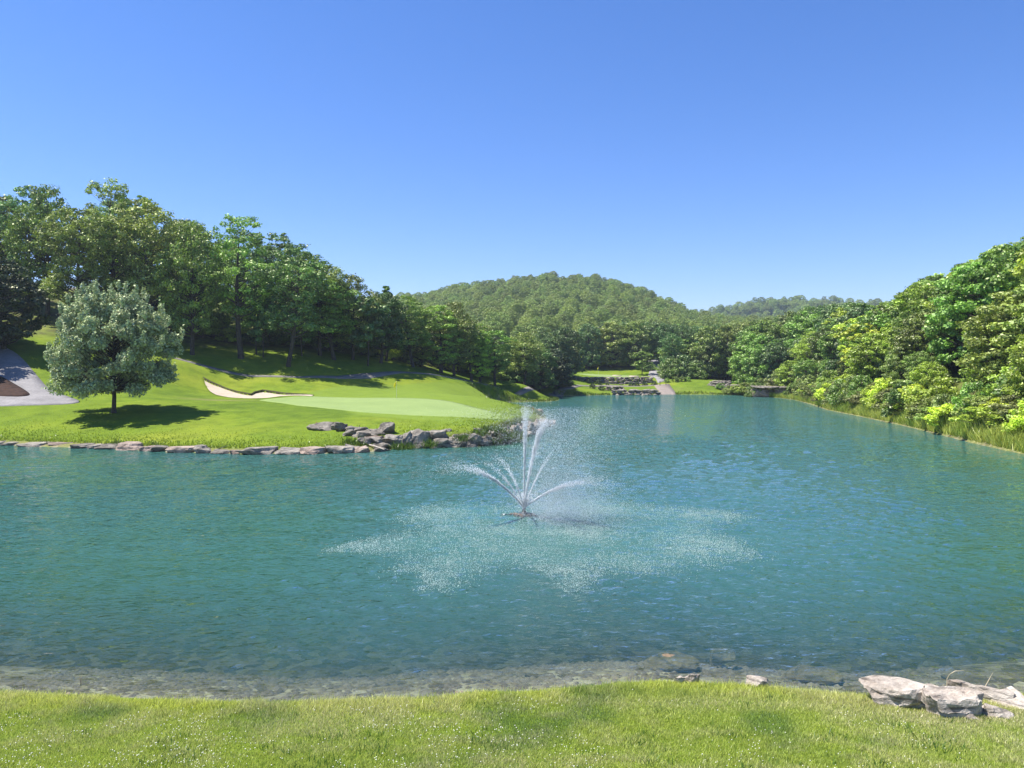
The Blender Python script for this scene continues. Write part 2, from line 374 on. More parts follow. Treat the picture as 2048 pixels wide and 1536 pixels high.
def lines(spec):
    out = [spec[0][0]]
    for a, b, s in spec:
        n = max(1, int(round((b - a) / s))); out += list(a + (b - a) * (np.arange(1, n + 1) / n))
    return np.array(out)
GY = lines([(-300, -30, 30), (-30, 4, 2), (4, 16, .2), (16, 50, 1.2), (50, 86, .4), (86, 89, .4), (89, 102, .2), (102, 104, .4), (104, 150, .6), (150, 200, .8), (200, 320, 3), (320, 700, 8), (700, 1200, 16), (1200, 1700, 50)])
GX = lines([(-1500, -400, 60), (-400, -120, 12), (-120, -45, 1.5), (-45, -40, .5), (-40, -22, .22), (-22, -14, .4), (-14, 14, .3), (14, 60, .5), (60, 130, 2), (130, 420, 9), (420, 1500, 60)])
XX, YY = np.meshgrid(GX, GY); nx, ny = len(GX), len(GY)
ZZ = H(XX.ravel(), YY.ravel())
idx = np.arange(nx * ny).reshape(ny, nx)
quads = np.stack([idx[:-1, :-1], idx[:-1, 1:], idx[1:, 1:], idx[1:, :-1]], -1).reshape(-1, 4)
X_, Y_ = XX.ravel(), YY.ravel()
sdl = pdist(LAKE, X_, Y_); insl = inside(LAKE, X_, Y_)
FAIR = [atd(*p)[:2] for p in [(640, 800, 86), (560, 792, 91), (640, 780, 100), (720, 760, 108), (900, 768, 122), (1010, 777, 132), (1075, 792, 140), (1060, 800, 132), (1000, 796, 118), (960, 800, 108), (1080, 830, 88), (1050, 845, 70), (900, 850, 64), (700, 830, 70)]]
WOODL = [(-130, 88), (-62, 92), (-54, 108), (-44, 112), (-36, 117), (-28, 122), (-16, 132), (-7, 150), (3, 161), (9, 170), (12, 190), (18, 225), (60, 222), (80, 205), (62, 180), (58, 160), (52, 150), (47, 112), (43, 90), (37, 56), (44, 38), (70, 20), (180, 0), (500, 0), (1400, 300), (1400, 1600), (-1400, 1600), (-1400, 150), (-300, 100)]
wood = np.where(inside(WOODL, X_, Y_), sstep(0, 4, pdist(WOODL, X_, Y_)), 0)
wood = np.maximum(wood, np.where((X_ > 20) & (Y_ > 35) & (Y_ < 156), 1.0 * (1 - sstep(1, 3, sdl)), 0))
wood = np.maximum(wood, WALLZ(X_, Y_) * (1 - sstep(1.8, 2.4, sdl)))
mow = np.where(inside(FAIR, X_, Y_), sstep(0, 1.2, pdist(FAIR, X_, Y_)), 0)
tp = atd(440, 799, 86); dry = np.exp(-(((X_ - tp.x) / 3.5) ** 2 + ((Y_ - tp.y) / 1.8) ** 2)) * .8
tp = atz(1300, 778, 1.0); dry = np.maximum(dry, np.exp(-(((X_ - xd(1300, 178)) / 6) ** 2 + ((Y_ - 177) / 3) ** 2)) * .7)
dry = np.maximum(dry, np.where(~insl & (Y_ > 40) & (Y_ < 92) & (X_ < 10), 1 - sstep(.5, 1.9, sdl), 0) * .8)
bedv = np.where(insl, np.where(Y_ < 30, 1.0, .35), 1 - sstep(.5, 1.1, sdl))
bedv = np.where(~insl & (Y_ > 45), np.where(X_ > 20, .35, .8) * (1 - sstep(.0, .3, sdl)), bedv)
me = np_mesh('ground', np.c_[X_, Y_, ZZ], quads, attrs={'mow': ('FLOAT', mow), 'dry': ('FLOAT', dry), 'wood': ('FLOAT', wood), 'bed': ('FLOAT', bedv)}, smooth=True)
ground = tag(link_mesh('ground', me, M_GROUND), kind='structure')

# ------------------------------------------------------------------ draped sheets
def sheet(name, poly, mat, lift=.03, step=1.0, skirt=True, densify=1.0, zfun=None):
    P = []
    n = len(poly)
    for i in range(n):
        a = Vector(poly[i][:2]); b = Vector(poly[(i + 1) % n][:2]); k = max(1, int((b - a).length / densify))
        for j in range(k): P.append(a.lerp(b, j / k))
    xs = [p.x for p in P]; ys = [p.y for p in P]
    gx, gy = np.meshgrid(np.arange(min(xs), max(xs), step), np.arange(min(ys), max(ys), step)); gx = gx.ravel(); gy = gy.ravel()
    PL = [(p.x, p.y) for p in P]
    ok = inside(PL, gx, gy) & (pdist(PL, gx, gy) > step * .3)
    pts = P + [Vector((a, b)) for a, b in zip(gx[ok], gy[ok])]
    edges = [(i, (i + 1) % len(P)) for i in range(len(P))]
    v, e, f, *_ = geometry.delaunay_2d_cdt(pts, edges, [], 1, 1e-5)
    vx = np.array([p.x for p in v]); vy = np.array([p.y for p in v]); vz = (zfun or H)(vx, vy) + lift
    V = np.c_[vx, vy, vz]; Fc = [list(q) for q in f]
    Fc = [q if ((V[q[1]][0] - V[q[0]][0]) * (V[q[2]][1] - V[q[0]][1]) - (V[q[1]][1] - V[q[0]][1]) * (V[q[2]][0] - V[q[0]][0])) > 0 else q[::-1] for q in Fc]
    if skirt:
        cnt = {}
        for q in Fc:
            for i in range(3): cnt[(q[i], q[(i + 1) % 3])] = 1
        base = len(V); low = V.copy(); low[:, 2] -= .25; V = np.r_[V, low]
        for (a, b) in list(cnt):
            if (b, a) not in cnt: Fc.append([b, a, a + base]); Fc.append([b, a + base, b + base])
    me = np_mesh(name, V, np.array(Fc), smooth=False)
    return tag(link_mesh(name, me, mat), kind='structure')
def strip(name, cl, wid, mat, **kw):
    cl = [Vector(c[:2]) for c in cl]; L = []; Rr = []
    for i, c in enumerate(cl):
        d = (cl[min(i + 1, len(cl) - 1)] - cl[max(i - 1, 0)]).normalized(); n = Vector((-d.y, d.x))
        ww = wid[i] if isinstance(wid, list) else wid
        L.append(c + n * ww / 2); Rr.append(c - n * ww / 2)
    return sheet(name, L + Rr[::-1], mat, **kw)
def smooth_poly(pts, it=2):
    pts = [Vector(p[:2]) for p in pts]
    for _ in range(it):
        q = []
        for i in range(len(pts)):
            a, b = pts[i], pts[(i + 1) % len(pts)]; q += [a.lerp(b, .25), a.lerp(b, .75)]
        pts = q
    return pts

sheet('putting_green', smooth_poly([atd(*p) for p in [(500, 800, 89), (640, 797, 92.5), (850, 797, 92.5), (960, 808, 86), (1045, 830, 73.5), (1010, 840, 67), (850, 832, 70), (700, 824, 74), (560, 812, 81)]]), M_GREEN, .03)
def HB(B):
    def f(X, Y):
        z0 = tps(X, Y) + .12 * vnoise(X, Y, 11, .12)
        return z0 - BDEP(B, X, Y)
    return f
for B in BUNK: sheet('bunker_sand', [Vector(p) for p in B], M_SAND, .02, step=.35, skirt=False, densify=.4, zfun=HB(B))
# bunker lip: a low cut turf edge along the far rim, overhang shade painted dark
def lip(name, pts, h0=-.5, h1_=.06, thick=.12):
    V = []; Fc = []
    P = []
    for i in range(len(pts) - 1):
        a, b = Vector(pts[i][:2]), Vector(pts[i + 1][:2]); k = max(1, int((b - a).length / .4))
        P += [a.lerp(b, j / k) for j in range(k)]
    P.append(Vector(pts[-1][:2]))
    for i, p in enumerate(P):
        d = (P[min(i + 1, len(P) - 1)] - P[max(i - 1, 0)]).normalized(); n = Vector((-d.y, d.x))
        q = p + n * thick; g = h1(*(p + n * .1))
        gb = h1(*(p + n * .55)); gb = max(g, gb) + .02
        hh = .05 * random.random()
        V += [(p.x, p.y, gb - .34), (p.x, p.y, gb + hh * .5), (q.x, q.y, gb + hh * .5), (q.x, q.y, gb - .34)]
        if i:
            o = 4 * i - 4
            for j in range(4): Fc.append([o + j, o + (j + 1) % 4, o + 4 + (j + 1) % 4, o + 4 + j])
    return tag(link_mesh(name, np_mesh(name, V, np.array(Fc)), M_SHADED_EARTH), kind='structure')
lip('bunker_edge', BUNK[0][:10])

# paths
pathpts = [atd(*p) for p in [(330, 708, 104), (420, 715, 104), (500, 723, 104), (600, 735, 106), (680, 741, 109), (730, 742, 113), (800, 752, 120), (900, 762, 128), (1000, 770, 136), (1060, 773, 145), (1120, 775, 163), (1160, 769, 180), (1220, 768, 186), (1310, 767, 186)]]
strip('cart_path', pathpts, [.7, .7, .7, .7, 1.3, 2.0, .9, 1.0, 1.0, 1.2, 1.7, 1.5, 1.4, 1.4], M_CART, lift=.05, step=1.0)
sheet('paved_drive', smooth_poly([atd(*p) for p in [(-260, 690, 92), (-100, 688, 92), (0, 688, 92), (40, 700, 90), (75, 735, 85), (100, 765, 81), (150, 785, 78.5), (165, 797, 76.5), (120, 806, 75), (0, 812, 73.5), (-120, 815, 73), (-300, 812, 73)]], 2), M_ASPH, .05, step=1)
sheet('mulch_bed', smooth_poly([atd(*p) for p in [(-200, 735, 84), (-20, 736, 84), (20, 750, 82), (55, 770, 79.5), (62, 785, 78), (20, 797, 77), (-200, 800, 76.5)]], 2), M_MULCH, .12, step=1)
strip('upper_road', [atd(*p) for p in [(-300, 578, 133), (0, 576, 134), (100, 575, 135), (200, 572, 137), (300, 566, 139)]], 5, M_ASPH, lift=.12, step=1.5)
sheet('boat_ramp', [atd(*p)[:2] for p in [(1308, 767, 186), (1338, 767, 186), (1357, 789.5, 167.5), (1328, 790, 167)]], M_RAMP, .08, step=1.5)
sheet('terrace_path', [atd(*p)[:2] for p in [(1300, 750, 208), (1316, 749, 212), (1333, 763, 190), (1316, 764, 188)]], M_ASPH, .08, step=1.5)
strip('wood_path', [atd(*p) for p in [(1309, 748, 210), (1312, 738, 226), (1306, 728, 246), (1290, 720, 262), (1262, 716, 275)]], [3.5, 3.5, 3.5, 3.5, 4], M_ASPH, lift=.15, step=2)
sheet('far_tee', smooth_poly([atd(*p) for p in [(1145, 754, 196), (1290, 755, 195), (1270, 746, 212), (1160, 745, 212)]], 2), M_GREEN, .05, step=2)
for L in [[(1222, 754, 199), (1238, 754, 199), (1246, 750.5, 206), (1232, 751, 206)], [(1255, 754.5, 198), (1276, 754.5, 198), (1280, 751.5, 204), (1262, 751.5, 204)]]:
    sheet('far_bunker_sand', smooth_poly([atd(*p) for p in L], 2), M_SAND, .14, step=1)

# ------------------------------------------------------------------ water
SPL = [(639, 1104), (700, 1085), (795, 1063), (835, 1051), (790, 1040), (805, 1022), (844, 1010), (912, 1002), (1015, 1008), (1090, 1000), (1161, 992), (1234, 1000), (1332, 1012), (1454, 1022), (1517, 1036), (1454, 1048), (1440, 1068), (1490, 1082),
       (1530, 1117), (1454, 1129), (1332, 1151), (1234, 1151), (1210, 1145), (1186, 1170), (1151, 1198), (1112, 1172), (1088, 1145), (1015, 1138), (942, 1165), (893, 1188), (850, 1188), (830, 1170), (844, 1146), (768, 1144), (800, 1123), (746, 1108)]
SPLW = [wz(*p) for p in SPL]
WY = lines([(8, 12, 1), (12, 13, .25), (13, 36, .085), (36, 48, .14), (48, 62, .3), (62, 90, .8), (90, 185, 2)])
WX = lines([(-130, -36, 5), (-36, -18, .25), (-18, 18, .13), (18, 36, .25), (36, 75, 1.5)])
wx, wy = np.meshgrid(WX, WY); wxn, wyn = len(WX), len(WY); wxr, wyr = wx.ravel(), wy.ravel()
sdw = pdist(LAKE, wxr, wyr)
depth = np.where(inside(LAKE, wxr, wyr), sdw * np.where(wyr < 30, .09, .3) + .045 * np.minimum(sdw, 8) ** 2, 0)
spd = np.where(inside(SPLW, wxr, wyr), sstep(0, 1.6, pdist(SPLW, wxr, wyr)), 0)
def waves(X, Y):
    wr_ = np.random.default_rng(5); h = np.zeros(X.shape)
    patch = .75 + .45 * vnoise(X, Y, 71, .11, 3)
    for i in range(44):
        L = .24 * (4.6 ** wr_.random()); th = R(250) + wr_.normal() * .62; k_ = 2 * np.pi / L; a_ = .0042 * (L / .5) ** 1.15
        ph = k_ * (X * math.cos(th) + Y * math.sin(th)) + wr_.random() * 6.28 + 1.2 * vnoise(X, Y, 80 + i, .35, 1)
        s_ = np.sin(ph); h += a_ * (s_ + .25 * (s_ * s_ - .5)) * ((1 - sstep(50, 82, Y)) if L > .75 else (1 - sstep(32, 47, Y)))
    h = h * patch
    rr = np.hypot(X - 1.5, Y - 28); h += .010 * np.sin(rr * 2 * np.pi / .62 + 1.5 * vnoise(X, Y, 77, .4, 2)) * np.exp(-np.maximum(rr - 6, 0) / 9) * sstep(2, 7, rr) * sstep(-.2, .5, vnoise(X, Y, 78, .16, 2) + .35 * (X < 0))
    return .78 * h * sstep(0, 1.5, sdw) * (1 - sstep(60, 95, Y)) * (1 - sstep(26, 36, np.abs(X)))
wz_ = waves(wxr, wyr)
ii = np.arange(wxn * wyn).reshape(wyn, wxn)
wq = np.stack([ii[:-1, :-1], ii[:-1, 1:], ii[1:, 1:], ii[1:, :-1]], -1).reshape(-1, 4)
def water_mat():
    m, t, out = newmat('lake_water')
    tc = nd(t, 'ShaderNodeTexCoord').outputs['Object']
    mp = nd(t, 'ShaderNodeMapping'); mp.inputs['Scale'].default_value = (.8, 1.25, 1); mp.inputs['Rotation'].default_value = (0, 0, R(8)); t.links.new(tc, mp.inputs[0])
    n1 = noise_n(t, .8, 2, .5, mp.outputs[0]); n2 = noise_n(t, 2.6, 2, .5, mp.outputs[0]); n3 = noise_n(t, 6.5, 2, .5, mp.outputs[0])
    wv = nd(t, 'ShaderNodeTexWave', wave_type='RINGS', rings_direction='SPHERICAL', i_Scale=.5, i_Distortion=5, i_Detail=2); wv.inputs['Detail Scale'].default_value = .5
    mp2 = nd(t, 'ShaderNodeMapping'); mp2.inputs['Location'].default_value = (-1.5, -28, 0); t.links.new(tc, mp2.inputs[0]); t.links.new(mp2.outputs[0], wv.inputs['Vector'])
    big = noise_n(t, .07, 3, .5, tc)
    wr = ramp(t, [(.4, (.45, .45, .45)), (.62, (1, 1, 1))]); t.links.new(big.outputs[0], wr.inputs[0])
    def madd(a, k, b=None):
        x = nd(t, 'ShaderNodeMath', operation='MULTIPLY'); t.links.new(a, x.inputs[0])
        if isinstance(k, float): x.inputs[1].default_value = k
        else: t.links.new(k, x.inputs[1])
        if b is None: return x.outputs[0]
        y = nd(t, 'ShaderNodeMath', operation='ADD'); t.links.new(x.outputs[0], y.inputs[0]); t.links.new(b, y.inputs[1]); return y.outputs[0]
    h = madd(n1.outputs[0], .03)
    h = madd(n2.outputs[0], .05, h); h = madd(n3.outputs[0], .045, h); h = madd(wv.outputs['Fac'], .004, h)
    spa = nd(t, 'ShaderNodeAttribute', attribute_name='splash')
    n4 = noise_n(t, 22, 3, .7, tc); sp = madd(n4.outputs[0], spa.outputs['Fac']); h = madd(sp, .03, h)
    h = madd(h, wr.outputs[0])
    nv = noise_n(t, 5.5, 2, .5, mp.outputs[0]); nv2 = noise_n(t, 1.3, 2, .5, mp.outputs[0])
    def vm(op, a, bb):
        x = nd(t, 'ShaderNodeVectorMath', operation=op)
        for s_, v_ in ((x.inputs[0], a), (x.inputs[1], bb)):
            if isinstance(v_, tuple): s_.default_value = v_
            elif v_ is not None: t.links.new(v_, s_)
        return x.outputs[0]
    q1 = vm('MULTIPLY', vm('SUBTRACT', nv.outputs['Color'], (.5, .5, .5)), (.50, .42, 0)); q2 = vm('MULTIPLY', vm('SUBTRACT', nv2.outputs['Color'], (.5, .5, .5)), (.35, .25, 0))
    fa = nd(t, 'ShaderNodeAttribute', attribute_name='far'); sc_ = nd(t, 'ShaderNodeVectorMath', operation='SCALE'); t.links.new(vm('ADD', q1, q2), sc_.inputs[0])
    fm = nd(t, 'ShaderNodeMapRange', i_To_Min=.8, i_To_Max=3.2); t.links.new(fa.outputs['Fac'], fm.inputs['Value']); t.links.new(fm.outputs[0], sc_.inputs['Scale'])
    base_n = vm('NORMALIZE', vm('ADD', sc_.outputs[0], (0, 0, 1)), None)
    b = nd(t, 'ShaderNodeBump', i_Strength=1.0, i_Distance=1.0); t.links.new(h, b.inputs['Height']); t.links.new(base_n, b.inputs['Normal']); N = b.outputs[0]
    # the body of the water
    cn = ramp(t, [(.35, (.038, .120, .084)), (.65, (.037, .114, .102))]); t.links.new(big.outputs[0], cn.inputs[0])
    bodyc = mixc(t, madd(spa.outputs['Fac'], .65), cn.outputs[0], (.06, .165, .145))
    body = nd(t, 'ShaderNodeBsdfDiffuse'); t.links.new(bodyc, body.inputs[0])
    # depth below the surface off the near bank, from the distance to its shoreline
    SY = sorted((p for p in lakeN if p[1] < 25), key=lambda p: p[0]); geo = nd(t, 'ShaderNodeNewGeometry'); sx = nd(t, 'ShaderNodeSeparateXYZ'); t.links.new(geo.outputs['Position'], sx.inputs[0])
    mx_ = nd(t, 'ShaderNodeMapRange', i_From_Min=-60.0, i_From_Max=34.0); t.links.new(sx.outputs[0], mx_.inputs['Value'])
    rp = ramp(t, [((p[0] + 60) / 94, ((p[1] - 13) / 11,) * 3) for p in SY]); t.links.new(mx_.outputs[0], rp.inputs[0])
    ys = nd(t, 'ShaderNodeMath', operation='MULTIPLY_ADD'); t.links.new(rp.outputs[0], ys.inputs[0]); ys.inputs[1].default_value = 11; ys.inputs[2].default_value = 13
    df = nd(t, 'ShaderNodeMath', operation='SUBTRACT'); t.links.new(sx.outputs[1], df.inputs[0]); t.links.new(ys.outputs[0], df.inputs[1])
    dm_ = nd(t, 'ShaderNodeMath', operation='MAXIMUM'); t.links.new(df.outputs[0], dm_.inputs[0]); dm_.inputs[1].default_value = 0
    lin = madd(dm_.outputs[0], .22)
    class _D: pass
    dp = _D(); dp.outputs = {'Fac': lin}
    ex = nd(t, 'ShaderNodeMath', operation='MULTIPLY', i_1=-2.0) if False else nd(t, 'ShaderNodeMath', operation='MULTIPLY'); t.links.new(dp.outputs['Fac'], ex.inputs[0]); ex.inputs[1].default_value = -.85
    e2 = nd(t, 'ShaderNodeMath', operation='EXPONENT'); t.links.new(ex.outputs[0], e2.inputs[0])
    trn = nd(t, 'ShaderNodeBsdfTransparent'); trn.inputs[0].default_value = (.78, .86, .80, 1)
    a = nd(t, 'ShaderNodeMixShader'); t.links.new(e2.outputs[0], a.inputs[0]); t.links.new(body.outputs[0], a.inputs[1]); t.links.new(trn.outputs[0], a.inputs[2])
    fr = nd(t, 'ShaderNodeFresnel', i_IOR=1.333); t.links.new(N, fr.inputs['Normal'])
    gl = nd(t, 'ShaderNodeBsdfGlossy', i_Roughness=.03); t.links.new(N, gl.inputs['Normal'])
    f = nd(t, 'ShaderNodeMixShader'); t.links.new(fr.outputs[0], f.inputs[0]); t.links.new(a.outputs[0], f.inputs[1]); t.links.new(gl.outputs[0], f.inputs[2])
    t.links.new(f.outputs[0], out.inputs[0]); return m
M_WATER = water_mat(); M_WATER.use_transparent_shadow = True
me = np_mesh('lake_water', np.c_[wxr, wyr, wz_], wq, attrs={'far': ('FLOAT', np.maximum(sstep(38, 62, wyr), sstep(24, 34, np.abs(wxr)))), 'depth': ('FLOAT', depth), 'splash': ('FLOAT', spd)}, smooth=True)
tag(link_mesh('lake_water', me, M_WATER), kind='structure')

# ------------------------------------------------------------------ trees
def tube(V, Fc, pts, radii, n=6):
    base = len(V); pts = [Vector(p) for p in pts]
    for i, p in enumerate(pts):
        d = (pts[min(i + 1, len(pts) - 1)] - pts[max(i - 1, 0)]).normalized()
        a = d.orthogonal().normalized(); b = d.cross(a)
        for j in range(n):
            t = 2 * math.pi * j / n; V.append(p + (a * math.cos(t) + b * math.sin(t)) * radii[i])
    for i in range(len(pts) - 1):
        for j in range(n):
            o = base + i * n; Fc.append([o + j, o + (j + 1) % n, o + n + (j + 1) % n, o + n + j])

def leaf_cloud(rg, C, Rc, n_per, size, tint0, up=.35, inner=.55, aspect=.6):
    """leaf quads on the shells of clumps C (k,3) with radii Rc (k,3)"""
    k = len(C); tot = int(np.sum(n_per)); own = np.repeat(np.arange(k), n_per)
    d = rg.normal(size=(tot, 3)); d /= np.linalg.norm(d, axis=1)[:, None]
    r = rg.uniform(inner ** 2, 1.0, tot) ** .5 * (1 + .22 * rg.normal(size=tot) * (rg.random(tot) < .35))
    P = C[own] + d * Rc[own] * r[:, None]
    N = d * .8 + rg.normal(size=(tot, 3)) * .55; N[:, 2] += up; N /= np.linalg.norm(N, axis=1)[:, None]
    A = np.cross(N, rg.normal(size=(tot, 3))); A /= np.linalg.norm(A, axis=1)[:, None]; B = np.cross(N, A)
    s = size * rg.uniform(.6, 1.35, tot)[:, None]
    q = np.stack([P - A * s, P - B * s * aspect, P + A * s * 1.1, P + B * s * aspect], 1).reshape(-1, 3)
    ti = np.clip(tint0[own] + rg.normal(size=tot) * .24, 0, 1)
    return q, np.arange(tot * 4).reshape(-1, 4), np.repeat(ti, 4)

def make_tree(seed, Ht, base_frac, rad, nclump, nleaf, size, kind='oak', trunk_r=.28, lean=0, cl=(.9, 1.7)):
    if rad > 3.3: nclump = int(nclump * 1.9); cl = (cl[0] * .68, cl[1] * .68)
    rg = np.random.default_rng(seed); rd = random.Random(seed)
    V = []; Fc = []
    zc0 = Ht * base_frac
    top = Vector((lean * Ht * .25, rd.uniform(-.3, .3), Ht * .82))
    bend = Vector((rd.uniform(-.5, .5), rd.uniform(-.5, .5), 0))
    tp = [Vector((0, 0, -.6)), Vector((0, 0, .3))] + [top * f + bend * math.sin(f * 3.1) for f in (.2, .4, .6, .8, 1)]
    tube(V, Fc, tp, [trunk_r * 1.5, trunk_r * 1.15, trunk_r * .95, trunk_r * .8, trunk_r * .6, trunk_r * .38, trunk_r * .12], 8)
    C = []; RR = []
    tries = 0
    while len(C) < nclump and tries < nclump * 60:
        tries += 1
        f = rd.random() ** .85                        # 0 bottom .. 1 top
        if kind == 'oak': prof = math.sqrt(max(0, 1 - ((f - .42) / .62) ** 2)) * (.78 + .22 * math.sin(seed + f * 9))
        elif kind == 'round': prof = math.sqrt(max(0, 1 - ((f - .40) / .62) ** 2))
        elif kind == 'tall': prof = math.sqrt(max(0, 1 - ((f - .5) / .56) ** 2)) * .9
        elif kind == 'cone': prof = (1 - f) ** .75 * .95 + .05
        elif kind == 'bush': prof = math.sqrt(max(0, 1 - (f / 1.05) ** 2))
        else: prof = 1
        ang = rd.uniform(0, 2 * math.pi)
        lobes = 1 + (.20 if kind not in ('cone', 'round') else .06) * math.sin(3 * ang + seed) * math.sin(7 * f + seed)
        rr = prof * rad * lobes * (rd.uniform(.35, 1) ** .5)
        c = Vector((math.cos(ang) * rr + top.x * (f * .8 + .2) * 1.0, math.sin(ang) * rr, zc0 + f * (Ht - zc0) * .95))
        rc = rd.uniform(*cl) * (rad / 4.2) * (.75 if f > .85 else 1)
        if any((c - Vector(o)).length < .62 * (rc + q[0]) for o, q in zip(C, RR)): continue
        fl = {'cone': .45, 'bush': .75}.get(kind, .62)
        C.append(tuple(c)); RR.append((rc, rc, rc * fl))
    for c, q in zip(C, RR):
        if True:
            c = Vector(c); att = max(zc0 * .75, c.z - c.xy.length * (.55 if kind != 'cone' else .1)); f = min(.98, att / (Ht * .82))
            a = top * f + bend * math.sin(f * 3.1); r0 = trunk_r * (1 - f) * .42 + .02
            mid = a.lerp(c, .5) + Vector((rd.uniform(-.25, .25), rd.uniform(-.25, .25), -.12 * (c - a).length * .6 if kind != 'cone' else 0))
            tube(V, Fc, [a, mid, c], [r0, r0 * .6, .015], 5)
    C = np.array(C); RR = np.array(RR)
    tint0 = np.clip(rg.normal(.45, .14, len(C)), .1, .9)
    wgt = RR[:, 0] ** 2; npr = np.maximum(20, (nleaf * wgt / wgt.sum()).astype(int))
    q, f4, ti = leaf_cloud(rg, C, RR, npr, size, tint0, up=.5 if kind != 'cone' else .2, inner=.45)
    # stray sprays between the clumps
    k2 = max(6, nclump // 3); sel = rg.integers(0, len(C), k2)
    C2 = C[sel] + rg.normal(size=(k2, 3)) * RR[sel] * .9; R2 = RR[sel] * .55
    q2, f2, t2 = leaf_cloud(rg, C2, R2, np.full(k2, max(12, nleaf // (k2 * 9))), size, tint0[sel], inner=.1)
    Vc = np.r_[q, q2]; Fq = np.r_[f4, f2 + len(q)]; T = np.r_[ti, t2]
    tm = np_mesh('trunk', np.array([tuple(v) for v in V]), np.array(Fc), smooth=True); tm.materials.append(M_BARK)
    cm = np_mesh('crown', Vc, Fq, attrs={'tint': ('FLOAT', T)})
    cm.materials.append({'silver': M_SILVER}.get(kind, M_NEEDLE if kind == 'cone' else M_LEAF))
    return dict(H=Ht, R=rad, trunk=tm, crown=cm, used=None)

VAR = {
 'oak1': make_tree(1, 17, .25, 5.0, 60, 12500, .16),
 'oak2': make_tree(2, 18, .30, 4.6, 54, 11500, .16, lean=.3),
 'oak3': make_tree(3, 16, .20, 5.2, 64, 12500, .16),
 'lace': make_tree(4, 20, .30, 5.0, 44, 8500, .15, cl=(.75, 1.3), trunk_r=.34),
 'tall1': make_tree(5, 19, .28, 3.9, 50, 10500, .155, kind='tall'),
 'tall2': make_tree(6, 17, .16, 3.6, 50, 10500, .155, kind='tall', lean=-.2),
 'full1': make_tree(7, 13, .08, 4.4, 60, 13000, .18, kind='oak'),
 'full2': make_tree(8, 12, .06, 4.0, 54, 12000, .18, kind='round'),
 'cedar': make_tree(9, 10, .05, 2.4, 60, 9000, .15, kind='cone', cl=(.6, 1.2), trunk_r=.16),
 'cedar2': make_tree(10, 9, .04, 3.0, 50, 8000, .16, kind='tall', cl=(.7, 1.2), trunk_r=.14),
 'bush1': make_tree(11, 3.4, .05, 2.2, 30, 5000, .12, kind='bush', trunk_r=.06),
 'bush2': make_tree(12, 2.6, .02, 1.6, 24, 3600, .10, kind='bush', trunk_r=.05),
 'young': make_tree(13, 9, .3, 2.4, 30, 5000, .16, kind='tall', trunk_r=.10, cl=(.8, 1.4)),
}
VAR['cedar2']['crown'].materials[0] = M_NEEDLE
GREENS = dict(mid=(.105, .195, .030), dark=(.062, .13, .030), yel=(.20, .30, .032), lime=(.28, .38, .035), olive=(.135, .195, .038), blue=(.078, .150, .044),
              brown=(.15, .172, .052), deep=(.030, .06, .022))
NT = [0]
def put_tree(var, x, y, height, width=None, col='mid', label='', cat='tree', group=None, name='tree', rz=None, z=None, jitter=True):
    v = VAR[var]; z = h1(x, y) - .05 if z is None else z
    o = empty(name, (x, y, z), rz if rz is not None else random.uniform(0, 6.28))
    sz = height / v['H']; sx = (width / (2 * v['R']) if width else sz * random.uniform(.9, 1.15))
    o.scale = (sx, sx, sz)
    lw = label.split()
    label = ' '.join(lw[max(0, len(lw) - 16):])
    tag(o, label, cat, group)
    t = link_mesh('trunk' if 'bush' not in var else 'stem', v['trunk'], None, o); c = link_mesh('crown' if 'bush' not in var else 'foliage', v['crown'], None, o)
    k = GREENS[col]; j = random.uniform(.95, 1.4) if jitter else 1
    if group == 'trees of the wood on the left hillside' and col != 'deep': j *= 1.35
    elif group and ('right' in group or 'far' in group): j *= 1.25
    c.color = (k[0] * j, k[1] * j, k[2] * j, 1)
    if v['used'] is None: v['used'] = c
    NT[0] += 1
    return o
def tree_px(var, px, d, pytop, **kw):
    x = xd(px, d); z = h1(x, d); top = zpy(pytop, d)
    return put_tree(var, x, d, max(2.0, top - z), z=z - .1, **kw)

